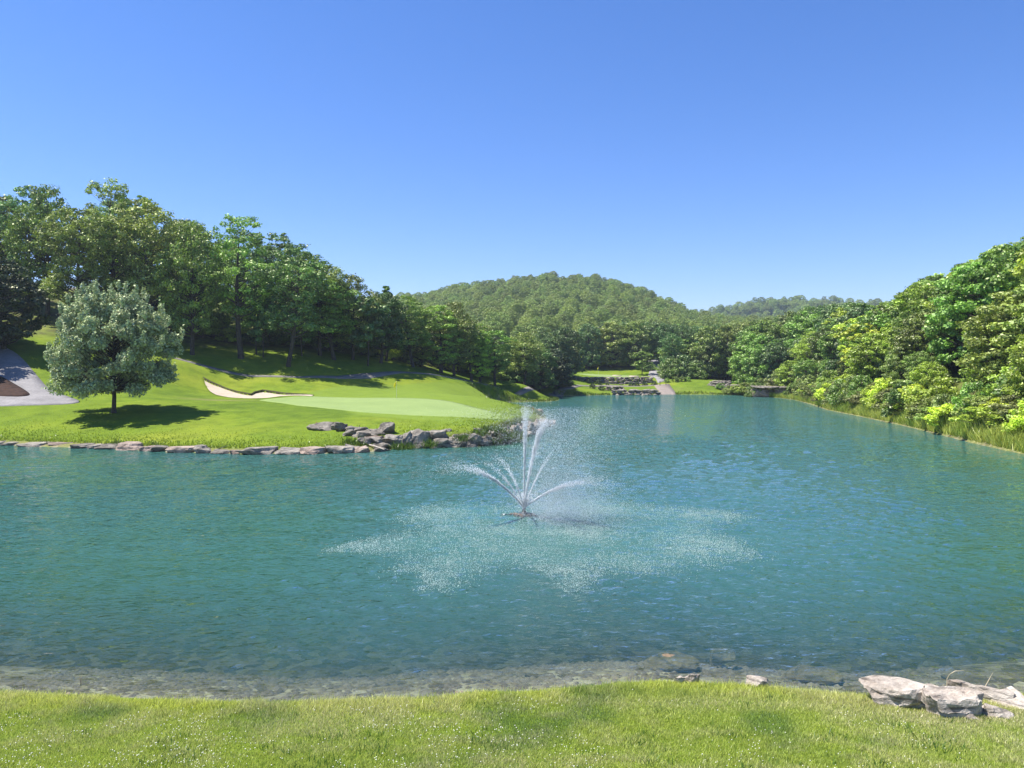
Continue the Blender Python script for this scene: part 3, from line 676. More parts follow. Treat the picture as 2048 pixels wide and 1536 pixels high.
# the silver maple on the near lawn
def silver_maple():
    rd = random.Random(42); rg = np.random.default_rng(42)
    V = []; Fc = []
    b = atd(228, 825, 70.6); z0 = h1(b.x, b.y)
    top = zpy(572, 70.6) - z0
    tube(V, Fc, [(0, 0, -.4), (0, 0, .4), (.05, 0, 1.6), (.0, 0, 3), (.1, .1, 5), (0, 0, 8)], [.30, .22, .19, .17, .12, .03], 9)
    C = []; RR = []; n = 0
    while len(C) < 165 and n < 40000:
        n += 1; f = rd.random(); ang = rd.uniform(0, 6.283)
        prof = math.sqrt(max(0, 1 - ((f - .34) / .68) ** 2)) * (1 + .07 * math.sin(3 * ang + 1))
        rr = prof * 5.4 * rd.uniform(.04, 1) ** .5
        c = Vector((math.cos(ang) * rr - .1, math.sin(ang) * rr, 2.45 + f * (top - 3.05) + .5 * (rr / 5.4) ** 2 * (-1 if f < .3 else 0)))
        rc = rd.uniform(.75, 1.15)
        if any((c - Vector(o)).length < .8 * rc for o in C): continue
        C.append(tuple(c)); RR.append((rc, rc, rc * .7))
    for c in C:
        c = Vector(c); a = Vector((0, 0, max(2.2, min(8, c.z - c.xy.length * .7)))); 
        tube(V, Fc, [a, a.lerp(c, .5) + Vector((0, 0, -.2)), c], [.07, .04, .012], 5)
    tube(V, Fc, [(0, 0, 2.35), (-.9, -.5, 2.95), (-2.2, -.9, 3.2), (-3, -1.0, 3.9)], [.09, .06, .05, .02], 6)
    C = np.array(C); RR = np.array(RR)
    q, f4, ti = leaf_cloud(rg, C, RR, np.full(len(C), 400), .12, np.clip(rg.normal(.5, .15, len(C)), .1, .9), up=.25, inner=.35, aspect=.7)
    # upright shoots that fray the outline
    m = C[:, 2] > 4; sh = C[m] + (C[m] - np.array([0, 0, 5])) / np.linalg.norm(C[m] - np.array([0, 0, 5]), axis=1)[:, None] * 1.0; sh[:, 2] += .35
    q2, f2, t2 = leaf_cloud(rg, sh, np.tile([.28, .28, .55], (len(sh), 1)), np.full(len(sh), 90), .11, np.full(len(sh), .6), up=.2, inner=.1)
    o = empty('silver_maple', (b.x, b.y, z0)); tag(o, 'round silver-leaved maple standing alone on the lawn left of the green', 'tree')
    tm = np_mesh('trunk', np.array([tuple(v) for v in V]), np.array(Fc), smooth=True); link_mesh('trunk', tm, M_BARK, o)
    cm = np_mesh('crown', np.r_[q, q2], np.r_[f4, f2 + len(q)], attrs={'tint': ('FLOAT', np.r_[ti, t2])}); c = link_mesh('crown', cm, M_SILVER, o)
    c.color = (.25, .315, .15, 1); o.scale = (.92, .92, .95)
silver_maple()

def word(c, var='oak1'):
    shape = {'tall1': 'tall narrow', 'tall2': 'leaning', 'oak1': 'broad', 'oak2': 'spreading', 'oak3': 'rounded', 'full1': 'bushy', 'full2': 'round', 'cedar': 'narrow pointed', 'cedar2': 'feathery', 'young': 'slender'}.get(var, 'leafy')
    return shape + ' ' + {'mid': 'mid green', 'dark': 'dark green', 'yel': 'light green', 'lime': 'bright yellow-green', 'olive': 'olive', 'blue': 'bluish green', 'brown': 'brownish', 'deep': 'very dark'}[c] + (' evergreen' if 'cedar' in var else ' tree')
def near(L, px):
    for a, b in L:
        if px < a: return b
    return L[-1][1]
LML = [(0, 'beyond the left edge'), (70, 'above the dark tree at the left edge'), (200, 'over the upper road'), (300, 'above the silver maple'), (420, 'right of the silver maple'), (500, 'around the thick trunk above the bunker'), (600, 'above the curved trunk'), (700, 'above the leaning trunks'),
       (790, 'by the pointed cedar'), (860, 'above the flag'), (950, 'above the twin trunks'), (1040, 'above the slim trees'), (2000, 'at the far end of the wood')]
LMR = [(1600, 'over the cliff'), (1680, 'right of the cliff'), (1760, 'left of the skyline step'), (1850, 'below the skyline step'), (1930, 'right of the skyline step'), (2000, 'near the right edge'), (9999, 'at the right edge')]
LMM = [(1140, 'left of the far green'), (1220, 'behind the left half of the far green'), (1300, 'behind the far bunkers'), (1340, 'above the ramp'), (1420, 'right of the ramp'), (1500, 'behind the broken stone bank'), (9999, 'behind the small cliff')]
# left wood: the trees that can be told apart, front row first
GL = 'trees of the wood on the left hillside'
FRONT = [
 ('full2', 8, 91, 512, 8.5, 'deep', 'dark drooping cedar at the left edge above the mulch bed', 'cedar_tree'),
 ('cedar2', -80, 93, 470, 9.5, 'deep', 'dark cedar half outside the left edge of the picture', 'cedar_tree'),
 ('full2', -215, 78, 500, 9, 'deep', 'dark tree standing left of the picture beside the drive', 'tree'),
 ('full1', -110, 84, 500, 8, 'dark', 'dark leafy tree outside the picture where the drive begins', 'tree'),
 ('oak3', 97, 111, 366, 11, 'mid', 'tall oak whose dark trunk crosses the sunlit upper road', 'oak_tree'),
 ('tall1', 62, 114, 364, 8, 'blue', 'oak left of the trunk that crosses the upper road', 'oak_tree'),
 ('lace', 222, 111, 352, 11, 'olive', 'tallest open-crowned oak with bare limbs showing, above the silver maple', 'oak_tree'),
 ('oak1', 160, 106, 410, 11, 'olive', 'oak directly up the slope from the silver maple', 'oak_tree'),
 ('oak2', 318, 110, 395, 11, 'olive', 'broad rounded oak right of the tallest open-crowned oak', 'oak_tree'),
 ('oak3', 385, 108, 440, 10, 'mid', 'oak leaning over the cart path beside the silver maple', 'oak_tree'),
 ('lace', 482, 110, 420, 11, 'mid', 'big oak with thick dark trunk standing above the bunker', 'oak_tree'),
 ('young', 513, 113, 560, 5, 'mid', 'thin tree just right of the thick trunk above the bunker', 'young_tree'),
 ('young', 527, 112, 590, 4, 'dark', 'second thin tree right of the thick trunk above the bunker', 'young_tree'),
 ('oak2', 577, 110, 482, 10, 'dark', 'oak with curved trunk behind the shadowed slope', 'oak_tree'),
 ('young', 604, 116, 600, 5, 'mid', 'slim tree between the curved trunk and the leaning trunks', 'young_tree'),
 ('oak1', 640, 119, 520, 10, 'olive', 'rounded oak between the curved trunk and the leaning trunks', 'oak_tree'),
 ('oak2', 668, 118, 542, 10, 'mid', 'oak on leaning trunks above the bright patch of cart path', 'oak_tree'),
 ('oak3', 706, 121, 545, 9, 'olive', 'oak behind the leaning trunks at the edge of the skyline step', 'oak_tree'),
 ('young', 736, 119, 590, 6, 'blue', 'slender tree on the grass just above the end of the bright path', 'young_tree'),
 ('cedar', 773, 128, 560, 6, 'dark', 'pointed cedar whose tip pokes above the oaks', 'cedar_tree'),
 ('oak1', 762, 124, 580, 9, 'dark', 'oak behind the slender tree above the path', 'oak_tree'),
 ('oak2', 826, 130, 586, 9, 'mid', 'oak midway along the wood, above the flag', 'oak_tree'),
 ('tall2', 882, 133, 604, 8, 'mid', 'tree on twin trunks above the far half of the cart path', 'tree'),
 ('oak3', 908, 136, 600, 9, 'olive', 'rounded tree behind the twin trunks', 'tree'),
 ('tall1', 943, 139, 640, 7, 'mid', 'first of the slim trees at the right end of the wood', 'tree'),
 ('tall2', 960, 140, 655, 6, 'yel', 'yellowish slim tree second in the row at the end of the wood', 'tree'),
 ('tall1', 990, 142, 655, 7, 'mid', 'third slim tree in the row at the end of the wood', 'tree'),
 ('oak2', 1048, 150, 660, 8, 'olive', 'leaning tree with bare trunk last in the row beside the cart path', 'tree'),
 ('full1', 1078, 158, 690, 8, 'dark', 'dark low tree at the point where the path leaves the wood', 'tree'),
 ('full2', 1108, 165, 695, 8, 'deep', 'dark bushy tree overhanging the far end of the cart path', 'tree'),
]
for var, px, d, top, wdt, col, lab, nm in FRONT:
    tree_px(var, px, d, top, width=wdt, col=col, label=lab, cat='tree', group=GL, name=nm)
SKYL = np.array([(-300, 380), (0, 375), (60, 364), (120, 374), (200, 372), (240, 372), (290, 388), (340, 402), (380, 428), (430, 440), (480, 440), (540, 450), (560, 475), (600, 493), (640, 522), (680, 548), (710, 548), (750, 578), (830, 590), (900, 606), (1000, 640), (1060, 668), (1110, 690)], float)
frontd = np.array([(-300, 100), (0, 116), (100, 118), (480, 118), (600, 122), (700, 126), (850, 138), (950, 148), (1050, 160), (1110, 172)], float)
for row in range(3):
    px = -150
    while px < 1110:
        d = np.interp(px, frontd[:, 0], frontd[:, 1]) + row * 11 + random.uniform(-2, 2)
        top = np.interp(px, SKYL[:, 0], SKYL[:, 1]) + random.uniform(2, 42) - 0 * row
        x = xd(px, d); hgt = zpy(top, d) - h1(x, d)
        if row == 0 and px < 60: top += 0
        if 7 < hgt:
            hgt = min(hgt, 22)
            var = random.choice(['oak1', 'oak2', 'oak3', 'tall1', 'tall2', 'oak1', 'full1'])
            skip = row == 0 and 30 < px < 150
            if not (row < 3 and 60 < px < 190):
                cc = random.choice(['mid', 'dark', 'olive', 'blue', 'mid', 'olive']); put_tree(var, x, d, hgt, hgt * random.uniform(.5, .62), cc,
                     word(cc, var) + ' in the left wood, ' + ['second row', 'third row', 'deep inside', 'back row'][row] + ', ' + near(LML, px), 'tree', GL, 'tree')
        px += random.uniform(100, 150) * 120 / d
px = 195
while px < 1110:
    d = np.interp(px, frontd[:, 0], frontd[:, 1]) + random.uniform(-3, 5)
    cc = random.choice(['mid', 'yel', 'olive', 'lime', 'mid', 'blue']); vv = random.choice(['full1', 'full2', 'young', 'full1']); hh_ = random.uniform(5.5, 10)
    put_tree(vv, xd(px, d), d, hh_, hh_ * random.uniform(.65, .9), cc, 'lower ' + word(cc, vv) + ' under the left wood, ' + near(LML, px), 'tree', GL, 'tree')
    px += random.uniform(46, 80)
# low cover at the wood's edge
GS = 'shrubs under the left wood'
px = 190
while px < 1125:
    d = np.interp(px, frontd[:, 0], frontd[:, 1]) + random.uniform(-1, 4)
    kc = random.choice(['mid', 'dark', 'yel', 'olive', 'dark'])
    put_tree(random.choice(['bush1', 'bush2', 'bush1']), xd(px, d), d, random.uniform(2, 4.2), random.uniform(3.5, 6), kc,
             word(kc, 'bush').replace(' tree', ' shrub') + ' at the foot of the left wood, ' + near(LML, px), 'shrub', GS, 'shrub')
    px += random.uniform(22, 34)

# right hillside
GR = 'trees on the right hillside'
SKYR = np.array([(1480, 650), (1520, 632), (1560, 614), (1600, 609), (1660, 602), (1700, 596), (1760, 602), (1800, 594), (1830, 566), (1850, 548), (1900, 532), (1950, 508), (2000, 484), (2048, 466), (2400, 400)], float)
rs = [Vector(p) for p in lakeF[6:]] + [Vector((39, 34)), Vector((37, 20))]
SHR = [(p.x, p.y) for p in rs]
cand = []
for gx in np.arange(36, 135, 5.3):
    for gy in np.arange(44, 240, 5.6):
        cand.append((gx + random.uniform(-2, 2), gy + random.uniform(-2, 2)))
cand = np.array(cand)
ins_ = inside(LAKE, cand[:, 0], cand[:, 1]); dd = pdist(SHR, cand[:, 0], cand[:, 1], False)
LAB = {'lime': 'bright yellow-green tree among the darker crowns of the right hillside', 'yel': 'fresh light green tree among the crowns of the right hillside',
       'mid': 'mid green leafy tree on the right hillside', 'dark': 'dark green leafy tree on the right hillside', 'blue': 'bluish green leafy tree on the right hillside',
       'olive': 'olive green tree on the right hillside', 'brown': 'brownish olive cedar low on the right hillside', 'deep': 'deep green tree on the right hillside'}
nr = 0
for (x, y), s, o in zip(cand, ins_, dd):
    px = x / y * F + 1024
    if s or o < 3.5 or o > 44 or px > 2230 or px < 1500: continue
    if o > 30 and random.random() < .45: continue
    if x < 52 and y > 150: continue
    low = o < 11
    z = h1(x, y); mx = zpy(np.interp(px, SKYR[:, 0], SKYR[:, 1]), y) - z
    hgt = random.uniform(7.5, 11) if low else random.uniform(10.5, 15)
    if o < 6: hgt = random.uniform(4.5, 7.5)
    if hgt > mx:
        if mx < 6: continue
        hgt = mx * random.uniform(.9, 1)
    elif o > 24 and hgt < mx < hgt * 1.35: hgt = mx * random.uniform(.9, 1)
    if low: var, col = random.choice([('cedar2', 'brown'), ('full2', 'yel'), ('cedar2', 'olive'), ('full1', 'mid'), ('young', 'lime'), ('full2', 'olive'), ('full1', 'yel')])
    else: var, col = random.choice([('full1', 'mid'), ('full2', 'mid'), ('full1', 'yel'), ('oak3', 'mid'), ('full2', 'mid'), ('full1', 'lime'), ('oak1', 'yel'), ('full2', 'blue'), ('full1', 'olive'), ('oak3', 'yel'), ('cedar', 'dark')])
    if y > 165 and col in ('lime', 'yel', 'brown'): col = random.choice(['mid', 'blue', 'dark'])
    nm = 'cedar_tree' if 'cedar' in var else 'tree'
    wdt = hgt * random.uniform(.62, .85) if 'cedar' not in var else hgt * random.uniform(.4, .65)
    put_tree(var, x, y, hgt, wdt, col, word(col, var) + ' of the right hillside, ' + ('by the shore' if o < 8 else 'low on the slope' if o < 16 else 'halfway up' if o < 26 else 'near the top') + ', ' + near(LMR, px), 'tree', GR, nm, z=z - .1); nr += 1
# shore shrubs, right bank
GB = 'shrubs on the right bank'
for i in range(len(rs) - 3):
    a, b = rs[i], rs[i + 1]; n = max(1, int((b - a).length / 1.7)); dv = (b - a).normalized(); nn = Vector((dv.y, -dv.x)) * (1 if Vector((dv.y, -dv.x)).x > 0 else -1)
    for k in range(n):
        p = a.lerp(b, (k + random.random() * .6) / n) + nn * random.uniform(.9, 3.6)
        if inside(LAKE, np.array([p.x]), np.array([p.y]))[0]: continue
        if p.y > 150 and p.x < 56: continue
        cc = random.choice(['olive', 'yel', 'brown', 'mid', 'olive', 'lime']); hh_ = random.uniform(1.4, 3.6); put_tree(random.choice(['bush1', 'bush2']), p.x, p.y, hh_, random.uniform(2.6, 5), cc,
                 ('low ' if hh_ < 2.4 else 'tall ') + word(cc, 'bush').replace(' tree', ' shrub') + ' on the right bank, ' + near(LMR, p.x / p.y * F + 1024), 'shrub', GB, 'shrub')

for i in range(34):
    y = random.uniform(55, 140); x = np.interp(y, [55, 72, 88, 109, 135, 155], [36, 39, 42, 45, 51, 57]) + random.uniform(5, 20); cc = random.choice(['mid', 'yel', 'olive', 'lime', 'dark'])
    if x / y * F + 1024 > 2200: continue
    put_tree('bush1', x, y, random.uniform(2.5, 5), random.uniform(4, 7), cc, word(cc, 'bush').replace(' tree', ' shrub') + ' between the trees low on the right hillside, ' + near(LMR, x / y * F + 1024), 'shrub', 'shrubs between the right hillside trees', 'shrub')
# middle distance wood behind the terraces
GM = 'trees behind the far terraces'
SKYM = np.array([(1040, 640), (1100, 655), (1200, 640), (1300, 640), (1400, 650), (1500, 640), (1560, 628), (1620, 620)], float)
for row in range(4):
    px = 1085
    while px < 1600:
        d = [212, 226, 242, 258][row] + random.uniform(-3, 3)
        if 1150 < px < 1300: d += 16
        if px > 1340 and row == 0: d = random.uniform(197, 206)
        if px < 1145 and row == 0: d = 190
        gap = (1292 < px < 1326) and row < 2
        x = xd(px, d); z = h1(x, d); hgt = min(random.uniform(10, 15.5), zpy(np.interp(px, SKYM[:, 0], SKYM[:, 1]), d) - z)
        if hgt < 5: px += 20; continue
        if not gap:
            var, col = random.choice([('full1', 'blue'), ('full2', 'mid'), ('oak3', 'mid'), ('oak1', 'dark'), ('full1', 'dark'), ('tall1', 'blue'), ('full2', 'olive'), ('cedar', 'dark'), ('oak3', 'blue')])
            put_tree(var, x, d, hgt, hgt * random.uniform(.55, .75) * (.6 if var == 'cedar' else 1), col, word(col, var) + ' of the far wood, ' + ['front row', 'second row', 'third row', 'back row'][row] + ', ' + near(LMM, px), 'tree', GM, 'tree', z=z - .2)
        px += random.uniform(34, 50)
px = 1338
while px < 1530:
    d = random.uniform(200, 208) if px < 1490 else random.uniform(178, 190); cc = random.choice(['blue', 'mid', 'dark', 'mid', 'olive']); vv = random.choice(['full1', 'full2']); hh_ = random.uniform(6.5, 10.5)
    put_tree(vv, xd(px, d), d, hh_, hh_ * random.uniform(.7, .95), cc, word(cc, vv) + ' at the lawn edge of the far wood, ' + near(LMM, px), 'tree', GM, 'tree'); px += random.uniform(16, 26)
tree_px('young', 1284, 214, 700, width=6, col='mid', label='tree with a pale bare trunk standing above the far terrace path', group=GM)

# ------------------------------------------------------------------ forested hills: one mass
def forest(name, label, reg, spacing, sc):
    x0, x1, y0, y1 = reg
    gx, gy = np.meshgrid(np.arange(x0, x1, spacing), np.arange(y0, y1, spacing)); gx = gx.ravel() + rng.uniform(-.45, .45, gx.size) * spacing; gy = gy.ravel() + rng.uniform(-.45, .45, gy.size) * spacing
    px = gx / gy * F + 1024; ok = (px > -350) & (px < 2400)
    gx, gy = gx[ok], gy[ok]; gz = H(gx, gy) - .5; n = len(gx)
    me = bpy.data.meshes.new(name); me.vertices.add(n); me.vertices.foreach_set('co', np.c_[gx, gy, gz].astype(np.float32).ravel())
    s = rng.uniform(.75, 1.2, n) * sc
    for an, ty, key, dat in (('siz', 'FLOAT', 'value', s), ('rot', 'FLOAT', 'value', rng.uniform(0, 6.28, n)), ('var', 'INT', 'value', rng.integers(0, 6, n))):
        a = me.attributes.new(an, ty, 'POINT'); a.data.foreach_set(key, dat.astype(np.int32 if ty == 'INT' else np.float32))
    me.update()
    o = link_mesh(name, me); tag(o, label, 'woodland', kind='stuff'); o.color = (.215, .32, .065, 1)
    g = bpy.data.node_groups.new(name, 'GeometryNodeTree')
    g.interface.new_socket('Geometry', in_out='INPUT', socket_type='NodeSocketGeometry'); g.interface.new_socket('Geometry', in_out='OUTPUT', socket_type='NodeSocketGeometry')
    gi = g.nodes.new('NodeGroupInput'); go = g.nodes.new('NodeGroupOutput'); iop = g.nodes.new('GeometryNodeInstanceOnPoints'); jn = g.nodes.new('GeometryNodeJoinGeometry')
    for k in ['cedar', 'full2', 'full1', 'oak3', 'full2', 'oak1'][::-1]:
        ob = g.nodes.new('GeometryNodeObjectInfo'); ob.inputs['Object'].default_value = VAR[k]['used']; ob.inputs['As Instance'].default_value = True
        g.links.new(ob.outputs['Geometry'], jn.inputs[0])
    def na(nm, ty):
        a = g.nodes.new('GeometryNodeInputNamedAttribute'); a.data_type = ty; a.inputs[0].default_value = nm; return a.outputs[0]
    cx = g.nodes.new('ShaderNodeCombineXYZ'); g.links.new(na('rot', 'FLOAT'), cx.inputs[2])
    g.links.new(gi.outputs[0], iop.inputs['Points']); g.links.new(jn.outputs[0], iop.inputs['Instance']); iop.inputs['Pick Instance'].default_value = True
    g.links.new(na('var', 'INT'), iop.inputs['Instance Index']); g.links.new(cx.outputs[0], iop.inputs['Rotation']); g.links.new(na('siz', 'FLOAT'), iop.inputs['Scale'])
    g.links.new(iop.outputs[0], go.inputs[0])
    md = o.modifiers.new('scatter', 'NODES'); md.node_group = g
    return o, n
_, nf = forest('hill_woodland', 'dense summer woodland covering the rounded hill beyond the lake', (-330, 330, 262, 680), 5.2, .70)
_, nf2 = forest('ridge_woodland', 'woodland on the farthest low ridge right of the rounded hill', (150, 620, 850, 1080), 9, 1.2)

# ------------------------------------------------------------------ stones
def rock_mesh(seed, sx, sy, sz, rough=.07, npts=16, slab=.0, sub=2):
    rd = random.Random(seed); bm = bmesh.new()
    for i in range(npts):
        v = Vector((rd.uniform(-1, 1), rd.uniform(-1, 1), rd.uniform(-1, 1))); m = max(abs(v.x), abs(v.y), abs(v.z))
        v = v / m * (.85 + .15 * rd.random()) if rd.random() < .6 else v.normalized()
        bm.verts.new((v.x * .5, v.y * .5, v.z * .5))
    r = bmesh.ops.convex_hull(bm, input=bm.verts)
    bmesh.ops.delete(bm, geom=[g for g in r['geom_interior'] if isinstance(g, bmesh.types.BMVert)], context='VERTS')
    bmesh.ops.bevel(bm, geom=list(bm.edges), offset=.035, segments=1, affect='EDGES')
    bmesh.ops.triangulate(bm, faces=bm.faces)
    for _ in range(sub):
        le = [e for e in bm.edges if e.calc_length() > .14]
        if le: bmesh.ops.subdivide_edges(bm, edges=le, cuts=1)
        bmesh.ops.triangulate(bm, faces=bm.faces)
    xs = [v.co for v in bm.verts]; lo = [min(c[i] for c in xs) for i in range(3)]; hi = [max(c[i] for c in xs) for i in range(3)]
    off = Vector((seed * 3.1 % 50, seed * 1.7 % 50, 0))
    for v in bm.verts:
        c = Vector([(v.co[i] - lo[i]) / (hi[i] - lo[i]) - .5 for i in range(3)])
        n = mnoise.noise_vector(c * 2.6 + off) * rough + mnoise.noise_vector(c * 7 + off) * rough * .5
        c += n
        if slab: c.z += slab * .12 * math.floor(math.sin(c.z * 22 + c.x * 2) * 1.6); 
        v.co = Vector((c.x * sx, c.y * sy, c.z * sz))
    bmesh.ops.recalc_face_normals(bm, faces=bm.faces)
    me = bpy.data.meshes.new('rock'); bm.to_mesh(me); bm.free(); return me
rc = [0]
def rock(name, c, sx, sy, sz, mat, label, group=None, rz=0, tilt=0, cat='rock', **kw):
    rc[0] += 1
    o = link_mesh(name, rock_mesh(100 + rc[0], sx, sy, sz, **kw), mat)
    o.location = c; o.rotation_euler = (tilt * .3, tilt, rz); return tag(o, label, cat, group)

# low bank stones at the left shore
GK = 'flat stones lining the left bank'
k = .381
bank = [(-60, 0, 10), (0, 78, 10), (85, 235, 13), (218, 368, 14), (380, 470, 14), (462, 520, 12), (503, 612, 16), (612, 735, 26), (735, 800, 15), (790, 872, 18), (872, 1018, 22), (1018, 1108, 28), (1100, 1215, 22), (1212, 1258, 13),
        (1252, 1425, 26), (1415, 1570, 22), (1568, 1712, 24), (1708, 1850, 26), (1850, 1925, 20), (1950, 2035, 14)]
desc = ['low flat stone cut by the left edge of the picture', 'long low stone first along the left bank', 'broad thin tan slab second along the left bank', 'thin tan slab left of the clump of bank grass', 'small grey stone left of the dark pointed slab',
        'tiny stone wedged beside the dark pointed slab', 'dark pointed slab sticking out from the left bank', 'largest pale topped stone in the left half of the bank, below the maple', 'small tan stone right of the largest left bank stone', 'sloping stone behind a tuft of bank grass',
        'thick flat slab below the lawn mound on the left bank', 'darkest nearly black boulder of the left bank', 'tan topped slab touching the darkest bank boulder', 'small wedge stone in the middle of the bank row', 'longest dark fronted slab of the left bank',
        'flat slab right of the longest dark slab', 'pale tan broad stone near the end of the bank', 'dark faced stone near the end of the bank', 'rounded tan stone beside the last grass tuft of the bank', 'thin slab at the very end of the left bank beside the stick']
def shore_y(px):
    pts = [(-200, 884), (0, 890), (100, 894), (200, 897), (300, 902), (400, 906), (500, 908), (600, 908), (700, 906), (765, 902), (800, 897), (900, 897), (960, 894), (1010, 888), (1060, 872), (1095, 856), (1110, 848)]
    a = np.array(pts, float); return float(np.interp(px, a[:, 0], a[:, 1]))
for i, ((u0, u1, hh), ds) in enumerate(zip(bank, desc)):
    pa, pb = u0 * k, u1 * k; pm = (pa + pb) / 2; p = atz(pm, shore_y(pm), 0); wdt = (pb - pa) / F * p.y; hz = hh * k * 1.35 / F * p.y + .25
    rock('bank_stone', (p.x, p.y + .45, hz / 2 - .2), wdt * 1.1, 1.5 + random.random() * .6, hz, random.choice([M_ROCK, M_ROCKT, M_ROCKT]) if 'dark' not in ds else M_ROCK, ds, GK, rz=random.uniform(-.12, .12), slab=.3, cat='stone')

# boulder wall at the peninsula
GW = 'boulders of the rock wall at the peninsula'
wall = [(55, 245, 365, 430, 61.5, 'flat layered grey boulder at the left end of the rock wall'), (235, 312, 358, 442, 61, 'pale upright boulder second from the left end of the wall'), (300, 432, 370, 447, 60.6, 'grey boulder with sloping top in the upper course near the left end'),
 (300, 462, 428, 508, 58.6, 'long leaning slab in the lower course near the left end'), (438, 545, 395, 468, 60.2, 'brownish boulder left of the pointed boulder'), (530, 636, 366, 450, 59.8, 'pointed boulder standing up highest on the rock wall'),
 (460, 570, 458, 535, 58, 'dark boulder below the brownish one at the water'), (560, 692, 448, 538, 57.6, 'wide dark boulder directly below the pointed boulder'), (688, 748, 420, 530, 57.6, 'narrow tall boulder right of the pointed one'),
 (738, 868, 424, 538, 57.5, 'large square faced boulder at the middle of the wall'), (864, 990, 418, 482, 58.6, 'flat topped block in the upper course right of the large square boulder'), (895, 1015, 474, 534, 57.8, 'dark block in the lower course under the flat topped block'),
 (972, 1042, 408, 466, 60.2, 'small pale boulder on top of the middle of the wall'), (1028, 1128, 420, 474, 59.6, 'broad boulder right of the small pale one'), (1012, 1104, 464, 528, 58.2, 'small stacked block at the water under the broad boulder'),
 (1130, 1245, 438, 518, 58.8, 'flat dark block with a grass tuft on its left side'), (1195, 1248, 400, 447, 61.5, 'small pale stone on top near the right orange stake'), (1255, 1305, 445, 495, 60, 'small boulder beside the overgrown part of the wall'),
 (1290, 1400, 408, 498, 61, 'large overgrown boulder half hidden by weeds'), (1385, 1442, 390, 484, 62.5, 'rugged boulder right of the overgrown one'), (1436, 1494, 380, 474, 64.5, 'rugged boulder in the curve of the wall'), (1480, 1536, 372, 462, 66.5, 'dark boulder left of the fountain jet'),
 (1530, 1600, 360, 452, 69, 'grey boulder behind the fountain jet'), (1596, 1652, 340, 432, 73, 'grey boulder just right of the fountain jet'), (1640, 1702, 325, 402, 78, 'rugged boulder near the tip of the peninsula'), (1698, 1742, 345, 390, 81.5, 'last low boulder at the tip of the peninsula')]
k = .293
for i, (u0, u1, v0, v1, d, ds) in enumerate(wall):
    pa, pb = 600 + u0 * k, 600 + u1 * k; ya, yb = 740 + v0 * k, 740 + v1 * k
    a = atd((pa + pb) / 2, ya, d); b = atd((pa + pb) / 2, yb, d); wdt = (pb - pa) / F * d; hz = (a.z - b.z)
    ext = .25 if v1 > 470 else .12
    dp = random.uniform(1.3, 1.8)
    kw = dict(npts=11) if 'pointed' in ds else dict(npts=18)
    o = rock('boulder', (a.x, d + dp * .35, (a.z + b.z) / 2 - ext / 2), wdt * 1.2, dp, (hz + ext) * 1.12, M_ROCK if 'brown' not in ds else M_ROCKT, ds, GW, rz=random.uniform(-.2, .2), tilt=random.uniform(-.08, .08), rough=.09, cat='boulder', **kw)
p = atd(1067, 823, 98); rock('stone', (3.2, 97.2, .35), 1.6, 1.4, .9, M_ROCKT, 'pinkish stone at the back shore of the peninsula behind the spray', cat='stone')
p = atd(637, 847, 62.5); rock('stone', (p.x, p.y, h1(p.x, p.y) + .1), .35, .3, .3, M_ROCKW, 'small white stone beside the orange stake above the rock wall', cat='stone')
for px, d, w_ in [(690, 61.4, 1.2), (706, 60.9, 1.1), (724, 60.6, 1.3), (742, 60.2, 1.2), (676, 61.9, .9), (756, 59.6, 1.1), (700, 59.6, 1.0), (728, 59.0, 1.1)]:
    rock('filler_stone', (xd(px, d), d, h1(xd(px, d), d) + .12), w_, 1.1, .65, M_ROCK, 'grey stone closing the upper left end of the rock wall', 'upper stones of the rock wall', rz=random.random() * 3, cat='stone')
for i in range(30):
    px = 705 + i * 13.2 + random.uniform(-4, 4); sy = shore_y(px); p = atz(px, sy, 0); up_ = i % 2
    rock('filler_stone', (p.x, p.y + 1.0 + .75 * up_, .15 + .45 * up_), random.uniform(.9, 1.4), 1.3, random.uniform(.6, .85), M_ROCK,
         ('dark low' if not up_ else 'grey wedged') + ' filler stone in the rock wall, ' + ('below the flat layered boulder' if px < 770 else 'around the pointed boulder' if px < 840 else 'around the large square faced boulder' if px < 920 else 'under the broad boulder' if px < 990 else 'near the overgrown boulders'), 'filler stones of the rock wall', rz=random.random() * 3, cat='stone')
# foreground rocks
GF = 'pale rocks on the near bank at the right'
def nrock(px0, px1, py0, py1, d, mat, label, depth=1.0, **kw):
    if depth > .6: py0 += 11; depth *= .8
    a = atd((px0 + px1) / 2, py0, d); b = atd((px0 + px1) / 2, py1, d)
    return rock('rock', (a.x, d + depth * .3, (a.z + b.z) / 2 - .07), (px1 - px0) / F * d * 1.05, depth, a.z - b.z + .16, mat, label, GF, **kw)
nrock(1742, 1868, 1364, 1420, 11.75, M_ROCKW, 'big rounded pale rock with hollows, left end of the near rock group', .9, sub=4, rough=.10)
nrock(1800, 1908, 1370, 1406, 12.3, M_ROCKW, 'flat pale slab behind the big rounded near rock', .7, sub=4)
nrock(1850, 1985, 1380, 1444, 11.35, M_ROCKW, 'cracked layered pale rock in the middle of the near rock group', .9, sub=4, rough=.09, slab=.5)
nrock(1930, 2018, 1370, 1432, 11.9, M_ROCKW, 'peaked pale rock behind the cracked layered rock', .9, sub=4, npts=12)
nrock(2005, 2075, 1386, 1442, 11.6, M_ROCKW, 'pale rock cut by the right edge of the picture', .8, sub=4)
nrock(1978, 2050, 1416, 1450, 11.25, M_ROCKW, 'low crumbled stone in front of the peaked near rock', .45, sub=3)
nrock(1930, 1960, 1432, 1448, 11.2, M_ROCKW, 'small chip of stone in the grass below the cracked rock', .25)
nrock(1840, 1868, 1422, 1436, 11.5, M_ROCKW, 'small chip of stone in the grass below the big rounded rock', .2)
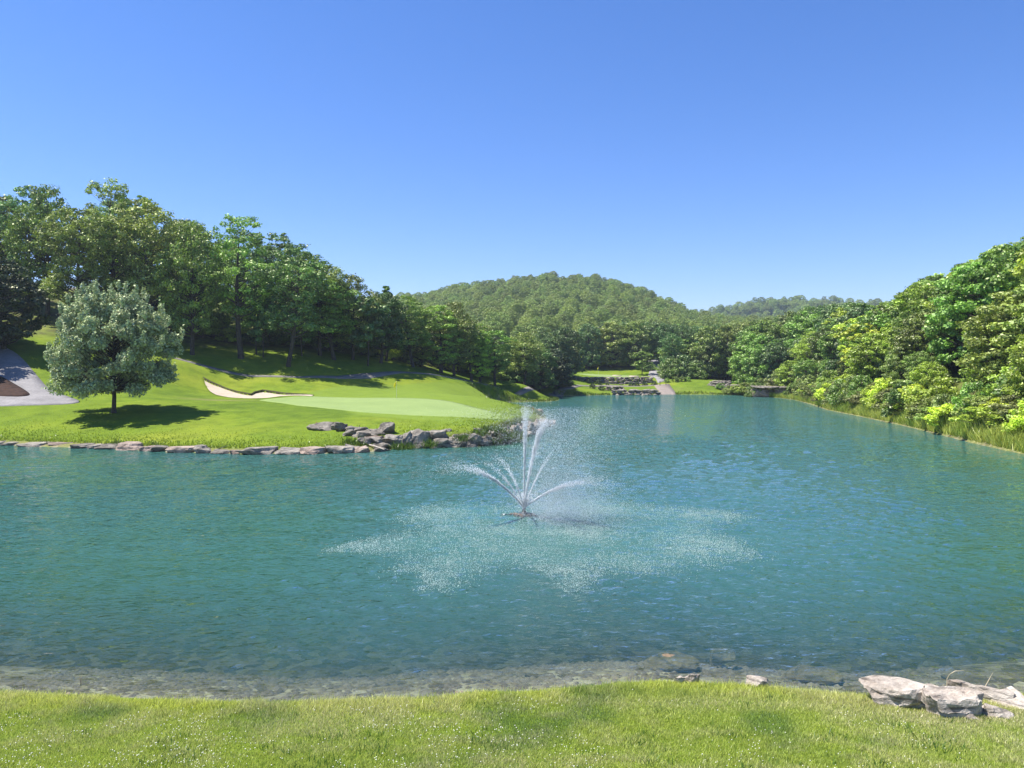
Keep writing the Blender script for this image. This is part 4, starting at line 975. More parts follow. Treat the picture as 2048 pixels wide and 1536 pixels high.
nrock(1348, 1372, 1355, 1369, 13.0, M_ROCKW, 'left one of two small pale stones on the grass edge', .2)
nrock(1370, 1402, 1351, 1368, 13.0, M_ROCKW, 'right one of two small pale stones on the grass edge', .25)
nrock(1492, 1545, 1358, 1378, 12.85, M_ROCKW, 'dark sided flat stone on the grass edge', .35)
nrock(2040, 2160, 1390, 1450, 12.0, M_ROCKW, 'pale rock outside the right edge of the picture', .8)
M_SUB = rock_mat('wet_brown_stone', [(.3, (.10, .07, .045)), (.5, (.19, .14, .09)), (.7, (.28, .22, .15))])
# submerged stones and shallow bottom
GU = 'stones under the shallow water near the near bank'
for px0, px1, py, zt, ds in [(1260, 1400, 1312, .07, 'brown rock just breaking the shallow water'), (1420, 1470, 1297, .045, 'small brown rock beside the breaking one under water'), (1560, 1680, 1335, .04, 'long brown rock under the shallow water'),
                         (1250, 1330, 1345, -.05, 'flat submerged stone near the grass edge'), (1500, 1600, 1352, -.02, 'tan submerged stone touching the near bank'), (1680, 1740, 1385, .04, 'reddish stone at the water left of the near rocks'), (1040, 1110, 1332, -.10, 'dull submerged stone in mid shore'),
                         (850, 900, 1362, -.04, 'small submerged stone by the grass corner'), (1090, 1140, 1372, .0, 'tan stone by the notch in the grass edge'), (1900, 2060, 1345, -.06, 'submerged ledge behind the near rocks')]:
    p = atz((px0 + px1) / 2, py, 0); wdt = (px1 - px0) / F * p.y
    rock('submerged_stone', (p.x, p.y, zt - .235), wdt, wdt * .7, .36, M_SUB, ds, GU, cat='stone', sub=3)
# pebbles
def pebbles():
    V = []; Fc = []
    for i in range(3200):
        px = random.uniform(-60, 2100); x = xd(px, 14) ; y = random.uniform(13.2, 17.5)
        z = h1(x, y) if False else None
        V.append((x, y))
    XY = np.array(V); zz = H(XY[:, 0], XY[:, 1]); ok = (zz < .12); XY = XY[ok]; zz = zz[ok]
    oc = np.array([(1, 0, 0), (.3, .9, 0), (-.8, .5, 0), (-.7, -.6, 0), (.4, -.9, 0), (0, 0, .6)]); fo = np.array([(0, 1, 5), (1, 2, 5), (2, 3, 5), (3, 4, 5), (4, 0, 5)])
    s = rng.uniform(.03, .13, len(XY)); a = rng.uniform(0, 6.28, len(XY)); ca, sa = np.cos(a), np.sin(a)
    P = np.empty((len(XY), 6, 3)); P[:, :, 0] = XY[:, 0, None] + s[:, None] * (oc[None, :, 0] * ca[:, None] - oc[None, :, 1] * sa[:, None]); P[:, :, 1] = XY[:, 1, None] + s[:, None] * (oc[None, :, 0] * sa[:, None] + oc[None, :, 1] * ca[:, None]); P[:, :, 2] = zz[:, None] + s[:, None] * oc[None, :, 2] - .005
    Fp = (fo[None] + (np.arange(len(XY)) * 6)[:, None, None]).reshape(-1, 3)
    tag(link_mesh('shore_pebbles', np_mesh('shore_pebbles', P.reshape(-1, 3), Fp), M_ROCKT), 'loose pebbles on the bottom of the shallow water', 'pebbles', kind='stuff')
pebbles()

# far stonework
def rubble(name, p0, p1, zb, ztop, label, thick=1.2, size=.7, mat=M_ROCK, cat='wall'):
    """stacked stones in rows between two ground points, one mesh"""
    bmV = []; bmF = []
    a = Vector(p0); b = Vector(p1); L = (b - a).length; dv = (b - a).normalized(); nv = Vector((dv.y, -dv.x))
    if nv.y > 0: nv = -nv
    base = [rock_mesh(900 + q, 1, 1, 1, sub=0, npts=10) for q in range(3)]
    bv = [np.array([v.co[:] for v in m_.vertices]) for m_ in base]; bf = []
    for m_ in base: m_.calc_loop_triangles(); bf.append(np.array([t.vertices[:] for t in m_.loop_triangles]))
    off = 0; VV = []; FF = []
    s = 0
    zz = zb; row = 0
    while zz < ztop:
        hgt = size * random.uniform(.42, .6); s = random.uniform(-.3, 0)
        while s < L:
            w_ = size * random.uniform(.7, 1.6)
            q = random.randrange(3); c = a + dv * (s + w_ / 2) - nv * (row * .22 - random.uniform(-.12, .12))
            P = bv[q] * np.array([w_ * 1.25, thick * 1.3, hgt * 1.45]); an = math.atan2(dv.y, dv.x) + random.uniform(-.2, .2)
            ca, sa = math.cos(an), math.sin(an); P = np.c_[P[:, 0] * ca - P[:, 1] * sa + c.x, P[:, 0] * sa + P[:, 1] * ca + c.y, P[:, 2] + zz + hgt / 2 + random.uniform(-.05, .05)]
            if True: VV.append(P); FF.append(bf[q] + off); off += len(P)
            s += w_
        zz += hgt; row += 1
    for m_ in base: bpy.data.meshes.remove(m_)
    return tag(link_mesh(name, np_mesh(name, np.concatenate(VV), np.concatenate(FF)), mat), label, cat)
def gp(px, d): return (xd(px, d), d)
rubble('stone_retaining_wall', gp(1138, 187.5), gp(1305, 189), 1.6, 3.5, 'long low rubble wall holding up the far green terrace')
rubble('shore_stonework', gp(1226, 168.2), gp(1314, 168.6), -.2, .85, 'ledge of flat stones at the far waterline left of the ramp', size=1.0, mat=M_ROCK)
rubble('stone_stack', gp(1214, 177), gp(1245, 177.5), h1(*gp(1228, 177)) - .1, h1(*gp(1228, 177)) + .6, 'short stack of flat stones on the far lower lawn', size=.8)
rubble('rubble_bank', gp(1418, 181), gp(1452, 176), 1.0, 2.7, 'broken stone bank right of the far ramp', size=.7)
rubble('rubble_bank', gp(1440, 177), gp(1486, 171), .0, 2.0, 'overgrown broken stone bank left of the small cliff', size=.7)
rubble('rock_outcrop', gp(1200, 236), gp(1262, 238), 4.8, 7.2, 'grey rock outcrop at the wood edge behind the far green', size=1.4, mat=M_ROCK)
# small cliff with an overhanging cap ledge
def cliff():
    o = empty('rock_cliff', (*gp(1545, 156), 0)); tag(o, 'small dark rock cliff with an overhanging cap at the far right shore', 'cliff')
    base = Vector(gp(1545, 156))
    specs = [(1516, 157.5, .0, 1.6, 2.6, M_ROCKT), (1532, 156.6, 0, 1.5, 2.4, M_ROCKT), (1550, 155.8, 0, 1.9, 2.6, M_ROCK), (1565, 154.6, 0, 1.9, 2.4, M_ROCK), (1578, 153.5, 0, 1.8, 2.2, M_ROCKT)]
    for px, d, z0, z1, w_, m_ in specs:
        me = rock_mesh(400 + px, w_, 2.0, z1 - z0 + .5, rough=.08); r = link_mesh('cliff_face', me, m_, o); p = Vector(gp(px, d + .3)); r.location = (p.x - base.x, p.y - base.y, (z1 + z0) / 2 - .2)
    for px, d, w_ in [(1520, 157, 3.2), (1545, 155.8, 3.4), (1570, 154, 3.2)]:
        me = rock_mesh(500 + px, w_, 3.0, .55, rough=.06); r = link_mesh('cap_ledge', me, M_ROCK, o); p = Vector(gp(px, d - .1)); r.location = (p.x - base.x, p.y - base.y, 2.05)
cliff()
rock('rock', (*gp(1592, 151), .25), 2.4, 1.6, .8, M_ROCKW, 'pale flat rock at the water right of the small cliff')
rock('rock', (*gp(1606, 146), .2), 2.2, 1.2, .6, M_ROCKW, 'low pale rock at the water, farther right of the small cliff')
for px, d, hgt, w_, c in [(1512, 159, 3.2, 4, 'mid'), (1528, 160, 3.6, 4.4, 'olive'), (1548, 158.5, 3.4, 4, 'brown'), (1565, 157.5, 3.8, 4.5, 'olive'), (1582, 156, 3.6, 4.5, 'mid'), (1496, 166, 2.6, 5, 'yel'), (1478, 169, 2.0, 4.6, 'yel'), (1462, 171, 1.8, 3.4, 'olive'), (1444, 177, 1.4, 3, 'mid')]:
    put_tree('bush1', *gp(px, d), hgt, w_, c, word(c, 'bush').replace(' tree', ' bush') + (' growing on top of the small cliff' if px > 1505 else ' over the stones left of the small cliff'), 'shrub', 'bushes by the small cliff', 'bush')
# clipped round shrubs on the far terraces
SB = [(1185, 178, 1.5, 2.0, 'left one of two dark round shrubs on the far lower lawn'), (1203, 176, 1.4, 2.3, 'right one of two dark round shrubs on the far lower lawn'), (1177, 186, 1.4, 1.7, 'round shrub at the left part of the long rubble wall'), (1197, 186, 1.5, 2.0, 'second round shrub in front of the long rubble wall'),
      (1214, 186.3, 1.0, 1.2, 'smallest round shrub in front of the rubble wall'), (1261, 186.6, 1.3, 1.6, 'round shrub before the middle of the rubble wall'), (1273, 186.6, 1.3, 2.0, 'wide round shrub before the right half of the rubble wall'), (1289, 187, 1.1, 1.8, 'low round shrub near the right end of the rubble wall'), (1308, 187, 1.3, 1.8, 'round shrub left of the top of the ramp'),
      (1334, 188, 1.5, 1.8, 'round shrub right of the top of the ramp'), (1351, 188, 1.8, 2.6, 'largest round light shrub right of the ramp'), (1365, 188, 1.7, 2.2, 'third round shrub right of the ramp'), (1376, 188, 1.5, 1.9, 'last round shrub in the row right of the ramp')]
for px, d, hgt, w_, ds in SB:
    put_tree('bush2', *gp(px, d), hgt * .75, w_ * .75, 'deep' if px < 1320 else 'mid', ds, 'shrub', 'round shrubs on the far terraces', 'round_shrub')
for px, d, hgt, w_, c in [(1170, 232, 3, 6, 'yel'), (1182, 236, 3.4, 6, 'olive'), (1212, 234, 3.2, 6.5, 'yel'), (1222, 236, 3.5, 6, 'lime'), (1246, 234, 3, 8, 'lime'), (1262, 233, 3.2, 8, 'lime'), (1280, 228, 2.8, 6, 'yel'), (1150, 222, 2.4, 5, 'yel'), (1296, 222, 2.4, 4.5, 'mid'),
                        (1345, 196, 5, 7, 'mid'), (1362, 198, 6, 8, 'blue'), (1378, 196, 4, 7, 'mid'), (1395, 199, 5, 7, 'dark'), (1118, 178, 3.5, 6, 'dark'), (1098, 168, 4.2, 8, 'dark'), (1082, 163, 4, 8, 'deep'), (1125, 184, 2.5, 4, 'yel')]:
    put_tree('bush1', *gp(px, d), hgt, w_, c, word(c, 'bush').replace(' tree', ' bush') + (' behind the far green, ' if d > 215 else ' beside the far terraces, ') + near(LMM, px), 'shrub', 'bushes around the far terraces', 'bush')

# ------------------------------------------------------------------ flags, stakes, posts, sticks
def cyl_mesh(name, pts, radii, n=8):
    V = []; Fc = []; tube(V, Fc, pts, radii, n); return np_mesh(name, np.array([tuple(v) for v in V]), np.array(Fc), smooth=True)
def flagstick(px, d, label, hgt=2.2, sc=1.0):
    x = xd(px, d); z = h1(x, d)
    o = empty('golf_flag', (x, d, z)); tag(o, label, 'flag')
    link_mesh('pole', cyl_mesh('pole', [(0, 0, -.1), (0, 0, hgt)], [.015 * sc, .012 * sc]), M_WHT, o)
    V = []; n = 7; Fc = []
    for i in range(n):
        for j in range(5):
            u = i / (n - 1); v = j / 4
            V.append((u * .30 + .02 + .03 * math.sin(v * 5), .05 * math.sin(u * 8 + v * 2), hgt - v * .45 * (1) - u * .42))
    for i in range(n - 1):
        for j in range(4): a = i * 5 + j; Fc.append([a, a + 1, a + 6, a + 5])
    f = link_mesh('flag_cloth', np_mesh('flag', V, np.array(Fc), smooth=True), M_YEL, o); f.scale = (-sc, sc, 1)
    sm = f.modifiers.new('thickness', 'SOLIDIFY'); sm.thickness = .01
    c = link_mesh('cup', cyl_mesh('cup', [(0, 0, .0), (0, 0, .045)], [.06, .06], 12), M_DARK, o)
flagstick(793, 92, 'yellow flag on its pin at the back of the near putting green', 2.05)
flagstick(1197, 205, 'small pale yellow flag on the far green terrace', 2.1)
def stake(px, d, label, hgt=.55):
    x = xd(px, d); z = h1(x, d); o = empty('marker_stake', (x, d, z)); tag(o, label, 'stake', 'orange marker stakes')
    me = cyl_mesh('post', [(0, 0, -.15), (0, 0, hgt * .9), (0.0, 0, hgt)], [.035, .035, .012], 6); link_mesh('post', me, M_ORG, o)
    link_mesh('band', cyl_mesh('band', [(0, 0, hgt * .72), (0, 0, hgt * .84)], [.038, .038], 6), M_WHT, o)
stake(632, 62.3, 'orange stake above the left end of the rock wall')
stake(996, 64.0, 'orange stake above the overgrown part of the rock wall')
stake(1013, 112, 'orange stake on the back edge of the peninsula', .6)
stake(1066, 93, 'orange stake near the tip of the peninsula behind the spray', .6)
stake(984, 135, 'faint stake on the far fairway edge across the inlet', .6)
for px, ds in ((1320, 'left post of the pair at the top of the ramp'), (1332, 'right post of the pair at the top of the ramp')):
    x = xd(px, 184.5); o = empty('ramp_post', (x, 184.5, h1(x, 184.5))); tag(o, ds, 'post', 'posts at the ramp')
    link_mesh('shaft', cyl_mesh('shaft', [(0, 0, -.1), (0, 0, 1.2)], [.07, .07]), M_DARK, o); link_mesh('cap', cyl_mesh('cap', [(0, 0, 1.2), (0, 0, 1.27)], [.09, .05]), M_DARK, o)
a = atd(733, 889, 56.3); b = atd(769, 899, 54.6)
st = link_mesh('driftwood_stick', cyl_mesh('stick', [a, a.lerp(b, .4) + Vector((0, 0, .05)), b], [.07, .06, .03]), M_WOOD); tag(st, 'pale stick lying over the stones at the left foot of the rock wall', 'stick')
# dry stems by the near rocks
def stems(label, pts_list, name='dry_stem'):
    o = empty(name, pts_list[0][0]); tag(o, label, 'stem', 'dry weed stems at the near bank')
    for pl in pts_list:
        q = [Vector(p) - Vector(pts_list[0][0]) for p in pl]
        link_mesh('stalk', cyl_mesh('stalk', q, [.008] + [.006] * (len(q) - 2) + [.002], 5), M_STEM, o)
D = 12.2
stems('bent pale stem arching above the flat near slab', [[atd(1893, 1376, D), atd(1894, 1358, D), atd(1899, 1349, D), atd(1910, 1342, D), atd(1928, 1341, D)], [atd(1893, 1376, D), atd(1888, 1370, D), atd(1884, 1371, D)]])
stems('straight thin stem above the peaked near rock', [[atd(1971, 1372, D), atd(1980, 1356, D), atd(1986, 1345, D)]])
stems('branching dry twig right of the peaked near rock', [[atd(2012, 1402, D), atd(2006, 1384, D), atd(2001, 1362, D)], [atd(2004, 1384, D), atd(1998, 1372, D)], [atd(2006, 1390, D), atd(2014, 1376, D)]])
stems('green reed standing in the shallows at the left', [[atz(162, 1372, -.05), atd(162, 1358, 14.6), atd(165, 1346, 14.6)], [atz(162, 1372, -.05), atd(159, 1356, 14.6), atd(158, 1350, 14.6)]], 'reed')

# ------------------------------------------------------------------ grass
def blades(name, X, Y, hgt, wid, col, mat, label, lean=.45, Z=None, cat='grass'):
    n = len(X); Z = H(X, Y) if Z is None else Z
    a = rng.uniform(0, 2 * np.pi, n); dx, dy = np.cos(a) * wid / 2, np.sin(a) * wid / 2
    lx = rng.normal(size=n) * lean * hgt; ly = rng.normal(size=n) * lean * hgt
    P = np.empty((n, 3, 3)); P[:, 0] = np.c_[X - dx, Y - dy, Z - .01]; P[:, 1] = np.c_[X + dx, Y + dy, Z - .01]; P[:, 2] = np.c_[X + lx, Y + ly, Z + hgt]
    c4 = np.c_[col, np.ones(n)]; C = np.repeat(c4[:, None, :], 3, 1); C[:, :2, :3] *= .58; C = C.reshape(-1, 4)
    me = np_mesh(name, P.reshape(-1, 3), np.arange(3 * n).reshape(-1, 3), attrs={'col': ('FLOAT_COLOR', C)})
    return tag(link_mesh(name, me, mat), label, cat, kind='stuff')
def near_grass():
    n = 620000; d = rng.uniform(7.4, 13.6, n); px = rng.uniform(-130, 2180, n); X = (px - 1024) / F * d; Y = d
    sd = pdist(LAKE, X, Y); ins = inside(LAKE, X, Y); k = (~ins) & (sd > 1.4 + .15 * vnoise(X, Y, 2, 2.0)); X, Y, sd = X[k], Y[k], sd[k]; n = len(X)
    edge = np.exp(-((sd - 1.6) / .55) ** 2)
    n1 = vnoise(X, Y, 21, .8, 3); n2 = vnoise(X, Y, 22, 3.0, 3); n3 = vnoise(X, Y, 23, .35, 2)
    h = .035 + .018 * n2 + .02 * rng.random(n) + .055 * edge * (1 + .5 * n2); h = np.clip(h * .82, .02, .12)
    g = np.array([.46, .58, .10]); yel = np.array([.74, .78, .12]); dk = np.array([.17, .31, .06]); dryc = np.array([.80, .72, .42])
    t = rng.random(n)[:, None]
    c = g * (1 - t * .5) + yel * t * .5
    c = c * (1 - edge[:, None] * .55) + yel * 1.05 * edge[:, None] * .55
    kd = np.clip(n1 * 1.6 - .25, 0, .8)[:, None]; c = c * (1 - kd) + dk * kd
    xr = np.clip((X - 1) / 6, 0, 1)
    dr = np.clip(n3 * 1.2 + n2 * .8 + .10 + .25 * xr, .1, .85) * rng.random(n) ; dr = dr[:, None]
    ex = np.exp(-(((X - 3.0) / 1.6) ** 2 + ((Y - 11.9) / .35) ** 2)) + np.exp(-(((X - 7) / 1.3) ** 2 + ((Y - 11.2) / .3) ** 2)); dr = np.clip(dr + (ex * rng.random(n) * .8)[:, None], 0, .9)
    c = c * (1 - dr) + dryc * dr
    c *= rng.uniform(.55, 1.4, n)[:, None]
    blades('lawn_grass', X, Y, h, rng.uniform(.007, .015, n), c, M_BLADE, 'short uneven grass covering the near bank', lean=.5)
    m = 9000; px = rng.uniform(-100, 2150, m); d = rng.uniform(12.2, 13.6, m); X = (px - 1024) / F * d; Y = d; sd = pdist(LAKE, X, Y)
    k = (~inside(LAKE, X, Y)) & (sd > 1.0) & (sd < 1.8) & (vnoise(X, Y, 36, 1.6, 3) > -.05); X, Y = X[k], Y[k]; q = len(X); tt = rng.random(q)[:, None]
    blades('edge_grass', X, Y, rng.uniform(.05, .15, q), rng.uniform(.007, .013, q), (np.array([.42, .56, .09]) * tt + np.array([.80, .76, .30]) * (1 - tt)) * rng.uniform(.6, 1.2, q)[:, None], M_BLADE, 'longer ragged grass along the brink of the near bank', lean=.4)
    # taller dark weeds
    m = 26000; d = rng.uniform(8, 13.2, m); px = rng.uniform(-100, 2150, m); X = (px - 1024) / F * d; Y = d
    k = (~inside(LAKE, X, Y)) & (pdist(LAKE, X, Y) > 1.4) & (vnoise(X, Y, 31, 2.2, 3) > .30); X, Y = X[k], Y[k]
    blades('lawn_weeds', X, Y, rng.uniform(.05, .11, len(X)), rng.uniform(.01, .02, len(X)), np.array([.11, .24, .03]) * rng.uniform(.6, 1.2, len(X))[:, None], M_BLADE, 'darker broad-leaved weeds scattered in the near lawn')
near_grass()
def clover():
    m = 9000; d = rng.uniform(7.8, 12.9, m); px = rng.uniform(-60, 2100, m); X = (px - 1024) / F * d; Y = d
    f = vnoise(X, Y, 41, 1.1, 3) + .25 * np.clip(-X / 8, -1, 1) + .25 * np.clip((11 - Y) / 2, -1, 1)
    k = (~inside(LAKE, X, Y)) & (pdist(LAKE, X, Y) > 1.9) & (f + rng.normal(size=m) * .22 > .36); X, Y = X[k], Y[k]; n = len(X)
    Z = H(X, Y) + rng.uniform(.05, .085, n); s = rng.uniform(.005, .011, n)
    oc = np.array([(1, 0, 0), (0, 1, 0), (-1, 0, 0), (0, -1, 0), (0, 0, .9), (0, 0, -.8)]); fo = np.array([(0, 1, 4), (1, 2, 4), (2, 3, 4), (3, 0, 4), (1, 0, 5), (2, 1, 5), (3, 2, 5), (0, 3, 5)])
    P = np.c_[X, Y, Z][:, None, :] + oc[None] * s[:, None, None]
    Fp = (fo[None] + (np.arange(n) * 6)[:, None, None]).reshape(-1, 3)
    tag(link_mesh('clover_flowers', np_mesh('clover_flowers', P.reshape(-1, 3), Fp), plain('clover_white', (.80, .78, .62))), 'small white clover blossoms dotted over the near lawn', 'clover', kind='stuff')
clover()
def bank_grass():
    # ragged grass above the left bank stones and around the boulder wall
    n = 150000; px = rng.uniform(-80, 1110, n); d = rng.uniform(55, 100, n) ** 1.0; X = (px - 1024) / F * d; Y = d
    sd = pdist(LAKE, X, Y); k = (~inside(LAKE, X, Y)) & (sd > 1.0 + 1.6 * WALLZ(X, Y)) & (rng.random(n) < np.exp(-(sd - 1) / 3.0)); X, Y, sd = X[k], Y[k], sd[k]; n = len(X)
    t = rng.random(n)[:, None]; c = np.array([.22, .34, .02]) * (1 - t) + np.array([.38, .46, .03]) * t
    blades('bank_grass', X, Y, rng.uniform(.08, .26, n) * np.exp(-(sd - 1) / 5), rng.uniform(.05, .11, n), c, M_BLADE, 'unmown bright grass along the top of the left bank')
    # weeds on the right bank
    P = []
    for i in range(len(rs) - 2):
        a, b = rs[i], rs[i + 1]; L = (b - a).length; m = int(L * 420)
        t = rng.random(m); o = rng.random(m) ** 1.3 * 4.2 + .1; dv = (b - a).normalized(); nn = Vector((dv.y, -dv.x)); nn = nn if nn.x > 0 else -nn
        P.append(np.c_[a.x + (b.x - a.x) * t + nn.x * o, a.y + (b.y - a.y) * t + nn.y * o])
    P = np.concatenate(P); k = ~inside(LAKE, P[:, 0], P[:, 1]); P = P[k]; n = len(P)
    hh = rng.uniform(.25, .9, n) * (1 + .8 * vnoise(P[:, 0], P[:, 1], 51, .5)); t = np.clip(vnoise(P[:, 0], P[:, 1], 52, .4)[:, None] * .8 + rng.random(n)[:, None] * .6 + .2, 0, 1)
    c = np.array([.28, .42, .05]) * (1 - t) + np.array([.58, .62, .12]) * t
    blades('bank_weeds', P[:, 0], P[:, 1], hh, rng.uniform(.06, .14, n), c, M_BLADE, 'tall yellow-green weeds along the waterline of the right bank', lean=.35)
    # far shore fringe
    P = []
    for L_ in (lakeT, lakeF[:7]):
        for i in range(len(L_) - 1):
            a, b = Vector(L_[i]), Vector(L_[i + 1]); m = int((b - a).length * 120); t = rng.random(m); dv = (b - a).normalized()
            q = np.c_[a.x + (b.x - a.x) * t, a.y + (b.y - a.y) * t] + rng.normal(size=(m, 2)) * .7; P.append(q)
    P = np.concatenate(P); k = (~inside(LAKE, P[:, 0], P[:, 1])); xr = P[:, 0]; k &= ~((xr > xd(1222, 168)) & (xr < xd(1360, 168)) & (P[:, 1] > 160)); P = P[k]; n = len(P)
    c = np.array([.13, .19, .02]) * rng.uniform(.6, 1.4, n)[:, None]
    blades('shore_fringe', P[:, 0], P[:, 1], rng.uniform(.1, .45, n), rng.uniform(.06, .14, n), c, M_BLADE, 'longer grass fringe along the inlet and the far shore')
    # rough weeds over the overgrown boulders
    X = []; Y = []; Zb = []
    for px, d, z in [(958, 59.5, .9), (975, 60.2, 1.2), (1000, 60.8, 1.0), (990, 60.4, .2), (1032, 62, .6), (1036, 62.5, .2), (860, 57.3, .3), (1010, 61, .5), (925, 58.6, .6), (793, 56.8, .1), (815, 57, .1), (240, 58.3, .15), (310, 57.6, .1), (700, 56.6, .5), (720, 56.4, .35)]:
        m = 260; X.append(xd(px, d) + rng.normal(size=m) * .32); Y.append(d + rng.normal(size=m) * .3 - .2); Zb.append(np.full(m, z) + rng.normal(size=m) * .12)
    X, Y, Zb = map(np.concatenate, (X, Y, Zb)); n = len(X)
    blades('crevice_grass', X, Y, rng.uniform(.1, .38, n), rng.uniform(.04, .08, n), np.array([.12, .2, .02]) * rng.uniform(.6, 1.5, n)[:, None], M_BLADE, 'tufts growing between the wall boulders and bank stones', Z=Zb)
bank_grass()

# ------------------------------------------------------------------ fountain
FX, FY = atz(1048, 1030, 0)[:2]
TET = np.array([(1, 1, 1), (1, -1, -1), (-1, 1, -1), (-1, -1, 1)], float) / 1.2; TF = np.array([(0, 1, 2), (0, 3, 1), (0, 2, 3), (1, 3, 2)])
def drops(name, P, s, parent=None, st=None):
    n = len(P); Q = TET[None] * s[:, None, None] * rng.uniform(.6, 1.4, (n, 4, 1))
    if st is not None: Q = Q * st
    Q = Q + P[:, None, :]
    Fp = (TF[None] + (np.arange(n) * 4)[:, None, None]).reshape(-1, 3)
    return link_mesh(name, np_mesh(name, Q.reshape(-1, 3), Fp), M_DROP, parent)
def fountain():
    o = empty('fountain', (FX, FY, 0)); tag(o, 'floating fountain throwing thin white jets in the middle of the lake', 'fountain')
    # float with pond weed on it, nozzle
    bm = bmesh.new()
    for r0, z0, r1, z1 in [(.50, -.12, .55, .0), (.55, 0, .50, .07), (.50, .07, .2, .10), (.2, .10, .12, .16)]:
        pass
    prof = [(.50, -.15), (.56, -.02), (.52, .05), (.34, .07), (.16, .09), (.12, .17), (.05, .18)]
    V = []; Fc = []; n = 20
    for r_, z_ in prof:
        for j in range(n): V.append((r_ * math.cos(2 * math.pi * j / n), r_ * math.sin(2 * math.pi * j / n), z_))
    for i in range(len(prof) - 1):
        for j in range(n): Fc.append([i * n + j, i * n + (j + 1) % n, (i + 1) * n + (j + 1) % n, (i + 1) * n + j])
    fl_ = link_mesh('float', np_mesh('float', V, np.array(Fc), smooth=True), M_DARK, o); fl_.scale = (.7, .7, .9)
    link_mesh('nozzle', cyl_mesh('nozzle', [(0, 0, .15), (0, 0, .30), (0, 0, .31)], [.07, .06, .03], 10), M_DARK, o)
    for a, r_, s_ in [(3.3, .33, .22), (4.0, .30, .2), (4.6, .34, .17), (5.2, .32, .22), (5.8, .35, .18), (2.7, .42, .15), (.2, .38, .16), (3.0, .52, .1), (5.9, .50, .12)]:
        m_ = link_mesh('weed_clump', rock_mesh(700 + int(a * 10), s_ * 1.5, s_ * 1.1, s_ * .6, rough=.2), M_WEED, o); m_.location = (math.cos(a) * r_, math.sin(a) * r_, .03); m_.scale = (.8, .8, .8)
    ln = link_mesh('mooring_line', cyl_mesh('line', [(-.5, 0, .02), (-.75, -.05, .03), (-.95, 0, 0), (-1.1, 0, -.1)], [.015] * 4, 5), M_DARK, o)
    bo = link_mesh('buoy', rock_mesh(777, .07, .07, .06, rough=.01), M_WHT, o); bo.location = (-.82, -.05, .03)
    # jets: (landing point, apex, amount, spread)
    W = lambda px, py: np.array(atz(px, py, 0)) - np.array([FX, FY, 0])
    jets = [(W(1165, 1075), 4.0, 3000, .9), (W(1060, 1120), 4.55, 1300, .8), (W(690, 1095), 2.3, 2000, .9), (W(1450, 1110), 1.8, 1700, .9), (W(860, 1175), 2.9, 330, 1.1), (W(1150, 1185), 3.4, 330, 1.1),
            (W(840, 1018), 2.2, 260, 1), (W(1234, 1000), 2.9, 300, 1)]
    for land, apx, cnt, spr in jets:
        vz = math.sqrt(2 * 9.81 * (apx - .3)); T = vz / 9.81 + math.sqrt(2 * apx / 9.81)
        cnt = int(cnt * 4.2)
        t = T * rng.beta(.62, 3.2, cnt); f = t / T
        # wind and air drag bring the stream back: path eases towards its landing point
        pos = land[None, :] * (f ** 1.0)[:, None]; z = .3 + vz * t - 4.905 * t * t
        jit = (.010 + .85 * f ** 2.1) * spr
        P = np.c_[pos[:, 0], pos[:, 1], z] + rng.normal(size=(cnt, 3)) * jit[:, None]
        s = rng.uniform(.006, .016, cnt) * (1.25 - 1.1 * np.clip(f * 1.3, 0, .75))
        k = P[:, 2] > .01; jt = drops('jet', P[k], s[k], o); jt['kind'] = 'stuff'
    # bright boil at the nozzle
    m = 1500; a = rng.uniform(0, 6.28, m); hh = rng.random(m) ** 1.6 * .7; r_ = hh * rng.uniform(0, .95, m)
    drops('nozzle_spray', np.c_[np.cos(a) * r_, np.sin(a) * r_, .22 + hh], rng.uniform(.008, .018, m), o)
    # drifting mist, carried to the right
    m = 62000; z = rng.random(m) ** .9 * 4.4; sp = .35 + .30 * z
    x = rng.normal(size=m) * (.5 + .28 * z) + .9 + .15 * z; y = rng.normal(size=m) * .9 - .8
    m2 = 46000; x2 = rng.normal(size=m2) * 1.1 + 1.7; z2 = np.abs(rng.normal(size=m2)) * 1.0; y2 = rng.normal(size=m2) * 1.1 - 1.2
    P = np.r_[np.c_[x, y, z], np.c_[x2, y2, z2]]; P = P[P[:, 2] > .02]
    mi = drops('mist', P, rng.uniform(.0028, .0056, len(P)), o); mi['kind'] = 'stuff'
    m = 1500; z = rng.random(m) * 4.3; P = np.c_[rng.normal(size=m) * (.5 + .25 * z) + .3 + .2 * z, rng.normal(size=m) * .9 - .5, z]
    dr = drops('falling_drops', P, rng.uniform(.006, .012, m), o); dr['kind'] = 'stuff'
fountain()
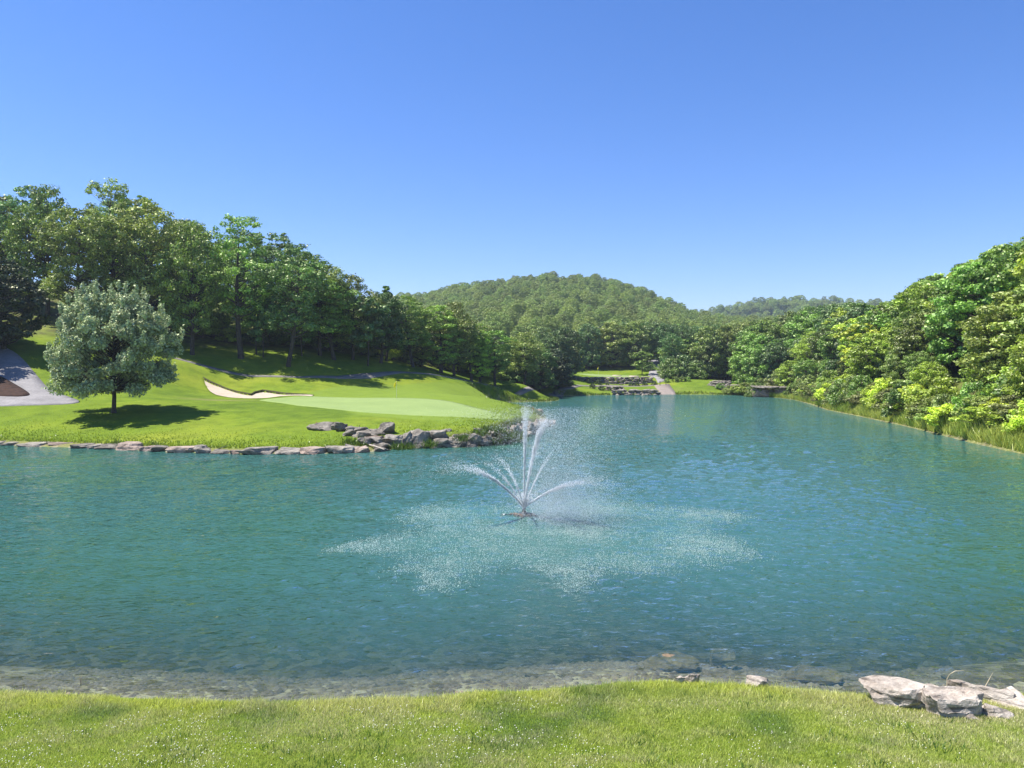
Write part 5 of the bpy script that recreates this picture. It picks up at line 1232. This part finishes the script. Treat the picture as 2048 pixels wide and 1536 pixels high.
def splashes():
    n = 240000
    P0 = np.array(SPLW); x = rng.uniform(P0[:, 0].min(), P0[:, 0].max(), n); y = rng.uniform(P0[:, 1].min(), P0[:, 1].max(), n)
    ins = inside(SPLW, x, y); sd = pdist(SPLW, x, y)
    dens = np.where(ins, .05 + .10 * np.clip(sd / 1.2, 0, 1), np.exp(-sd / .25) * .1)
    # straight from the photograph: where the falling streams land hardest
    for px, py, rx, ry, a in [(720, 1092, 80, 16, .6), (870, 1150, 75, 30, .55), (1130, 1150, 65, 30, .6), (1260, 1130, 80, 18, .4), (1430, 1095, 90, 26, .6), (1165, 1062, 60, 14, .9), (960, 1060, 110, 14, .35), (860, 1030, 70, 15, .35), (1410, 1030, 90, 12, .4), (1000, 1100, 90, 20, .3), (1200, 1020, 80, 12, .2)]:
        c = atz(px, py, 0); sx = rx / F * c.y; sy = abs(atz(px, py - ry, 0).y - c.y)
        dens += 1.25 * a * np.exp(-(((x - c.x) / sx) ** 2 + ((y - c.y) / sy) ** 2)) * ins
    dens *= .55 + .45 * vnoise(x, y, 61, 1.5, 3)
    fx = (x - FX) / 1.2; fy = (y - FY + .4) / 1.6; dens *= 1 - .85 * np.exp(-(fx * fx + fy * fy))
    k = rng.random(n) < dens * 1.6; x, y = x[k], y[k]; n = len(x)
    z = np.abs(rng.normal(size=n)) * .022 + .002; s = rng.uniform(.004, .0105, n) * rng.uniform(.6, 1.3, n)
    o = drops('splashes', np.c_[x, y, z], s, None, st=np.array([1.2, 1.2, .9])); o.data.materials[0] = M_CROWN; tag(o, 'pale speckled flower shape of splashes around the fountain', 'splash', kind='stuff')
    print('splash drops', n)
splashes()

# ------------------------------------------------------------------ air
m, t, out = newmat('air_haze')
pv = nd(t, 'ShaderNodeVolumePrincipled'); pv.inputs['Color'].default_value = (.74, .85, .98, 1); pv.inputs['Density'].default_value = .00022; pv.inputs['Anisotropy'].default_value = .3
t.links.new(pv.outputs[0], out.inputs['Volume'])
bx0, bx1, by0, by1, bz0, bz1 = -1520, 1520, -320, 1720, -4, 135
V = [(x, y, z) for x in (bx0, bx1) for y in (by0, by1) for z in (bz0, bz1)]
hz = link_mesh('haze', np_mesh('haze', V, np.array([(0, 1, 3, 2), (4, 6, 7, 5), (0, 4, 5, 1), (2, 3, 7, 6), (0, 2, 6, 4), (1, 5, 7, 3)])), m)
tag(hz, 'thin summer air over the valley', 'haze', kind='stuff')
print('trees', NT[0], 'right', nr, 'forest', nf, nf2, 'zmax', ZZ.max())
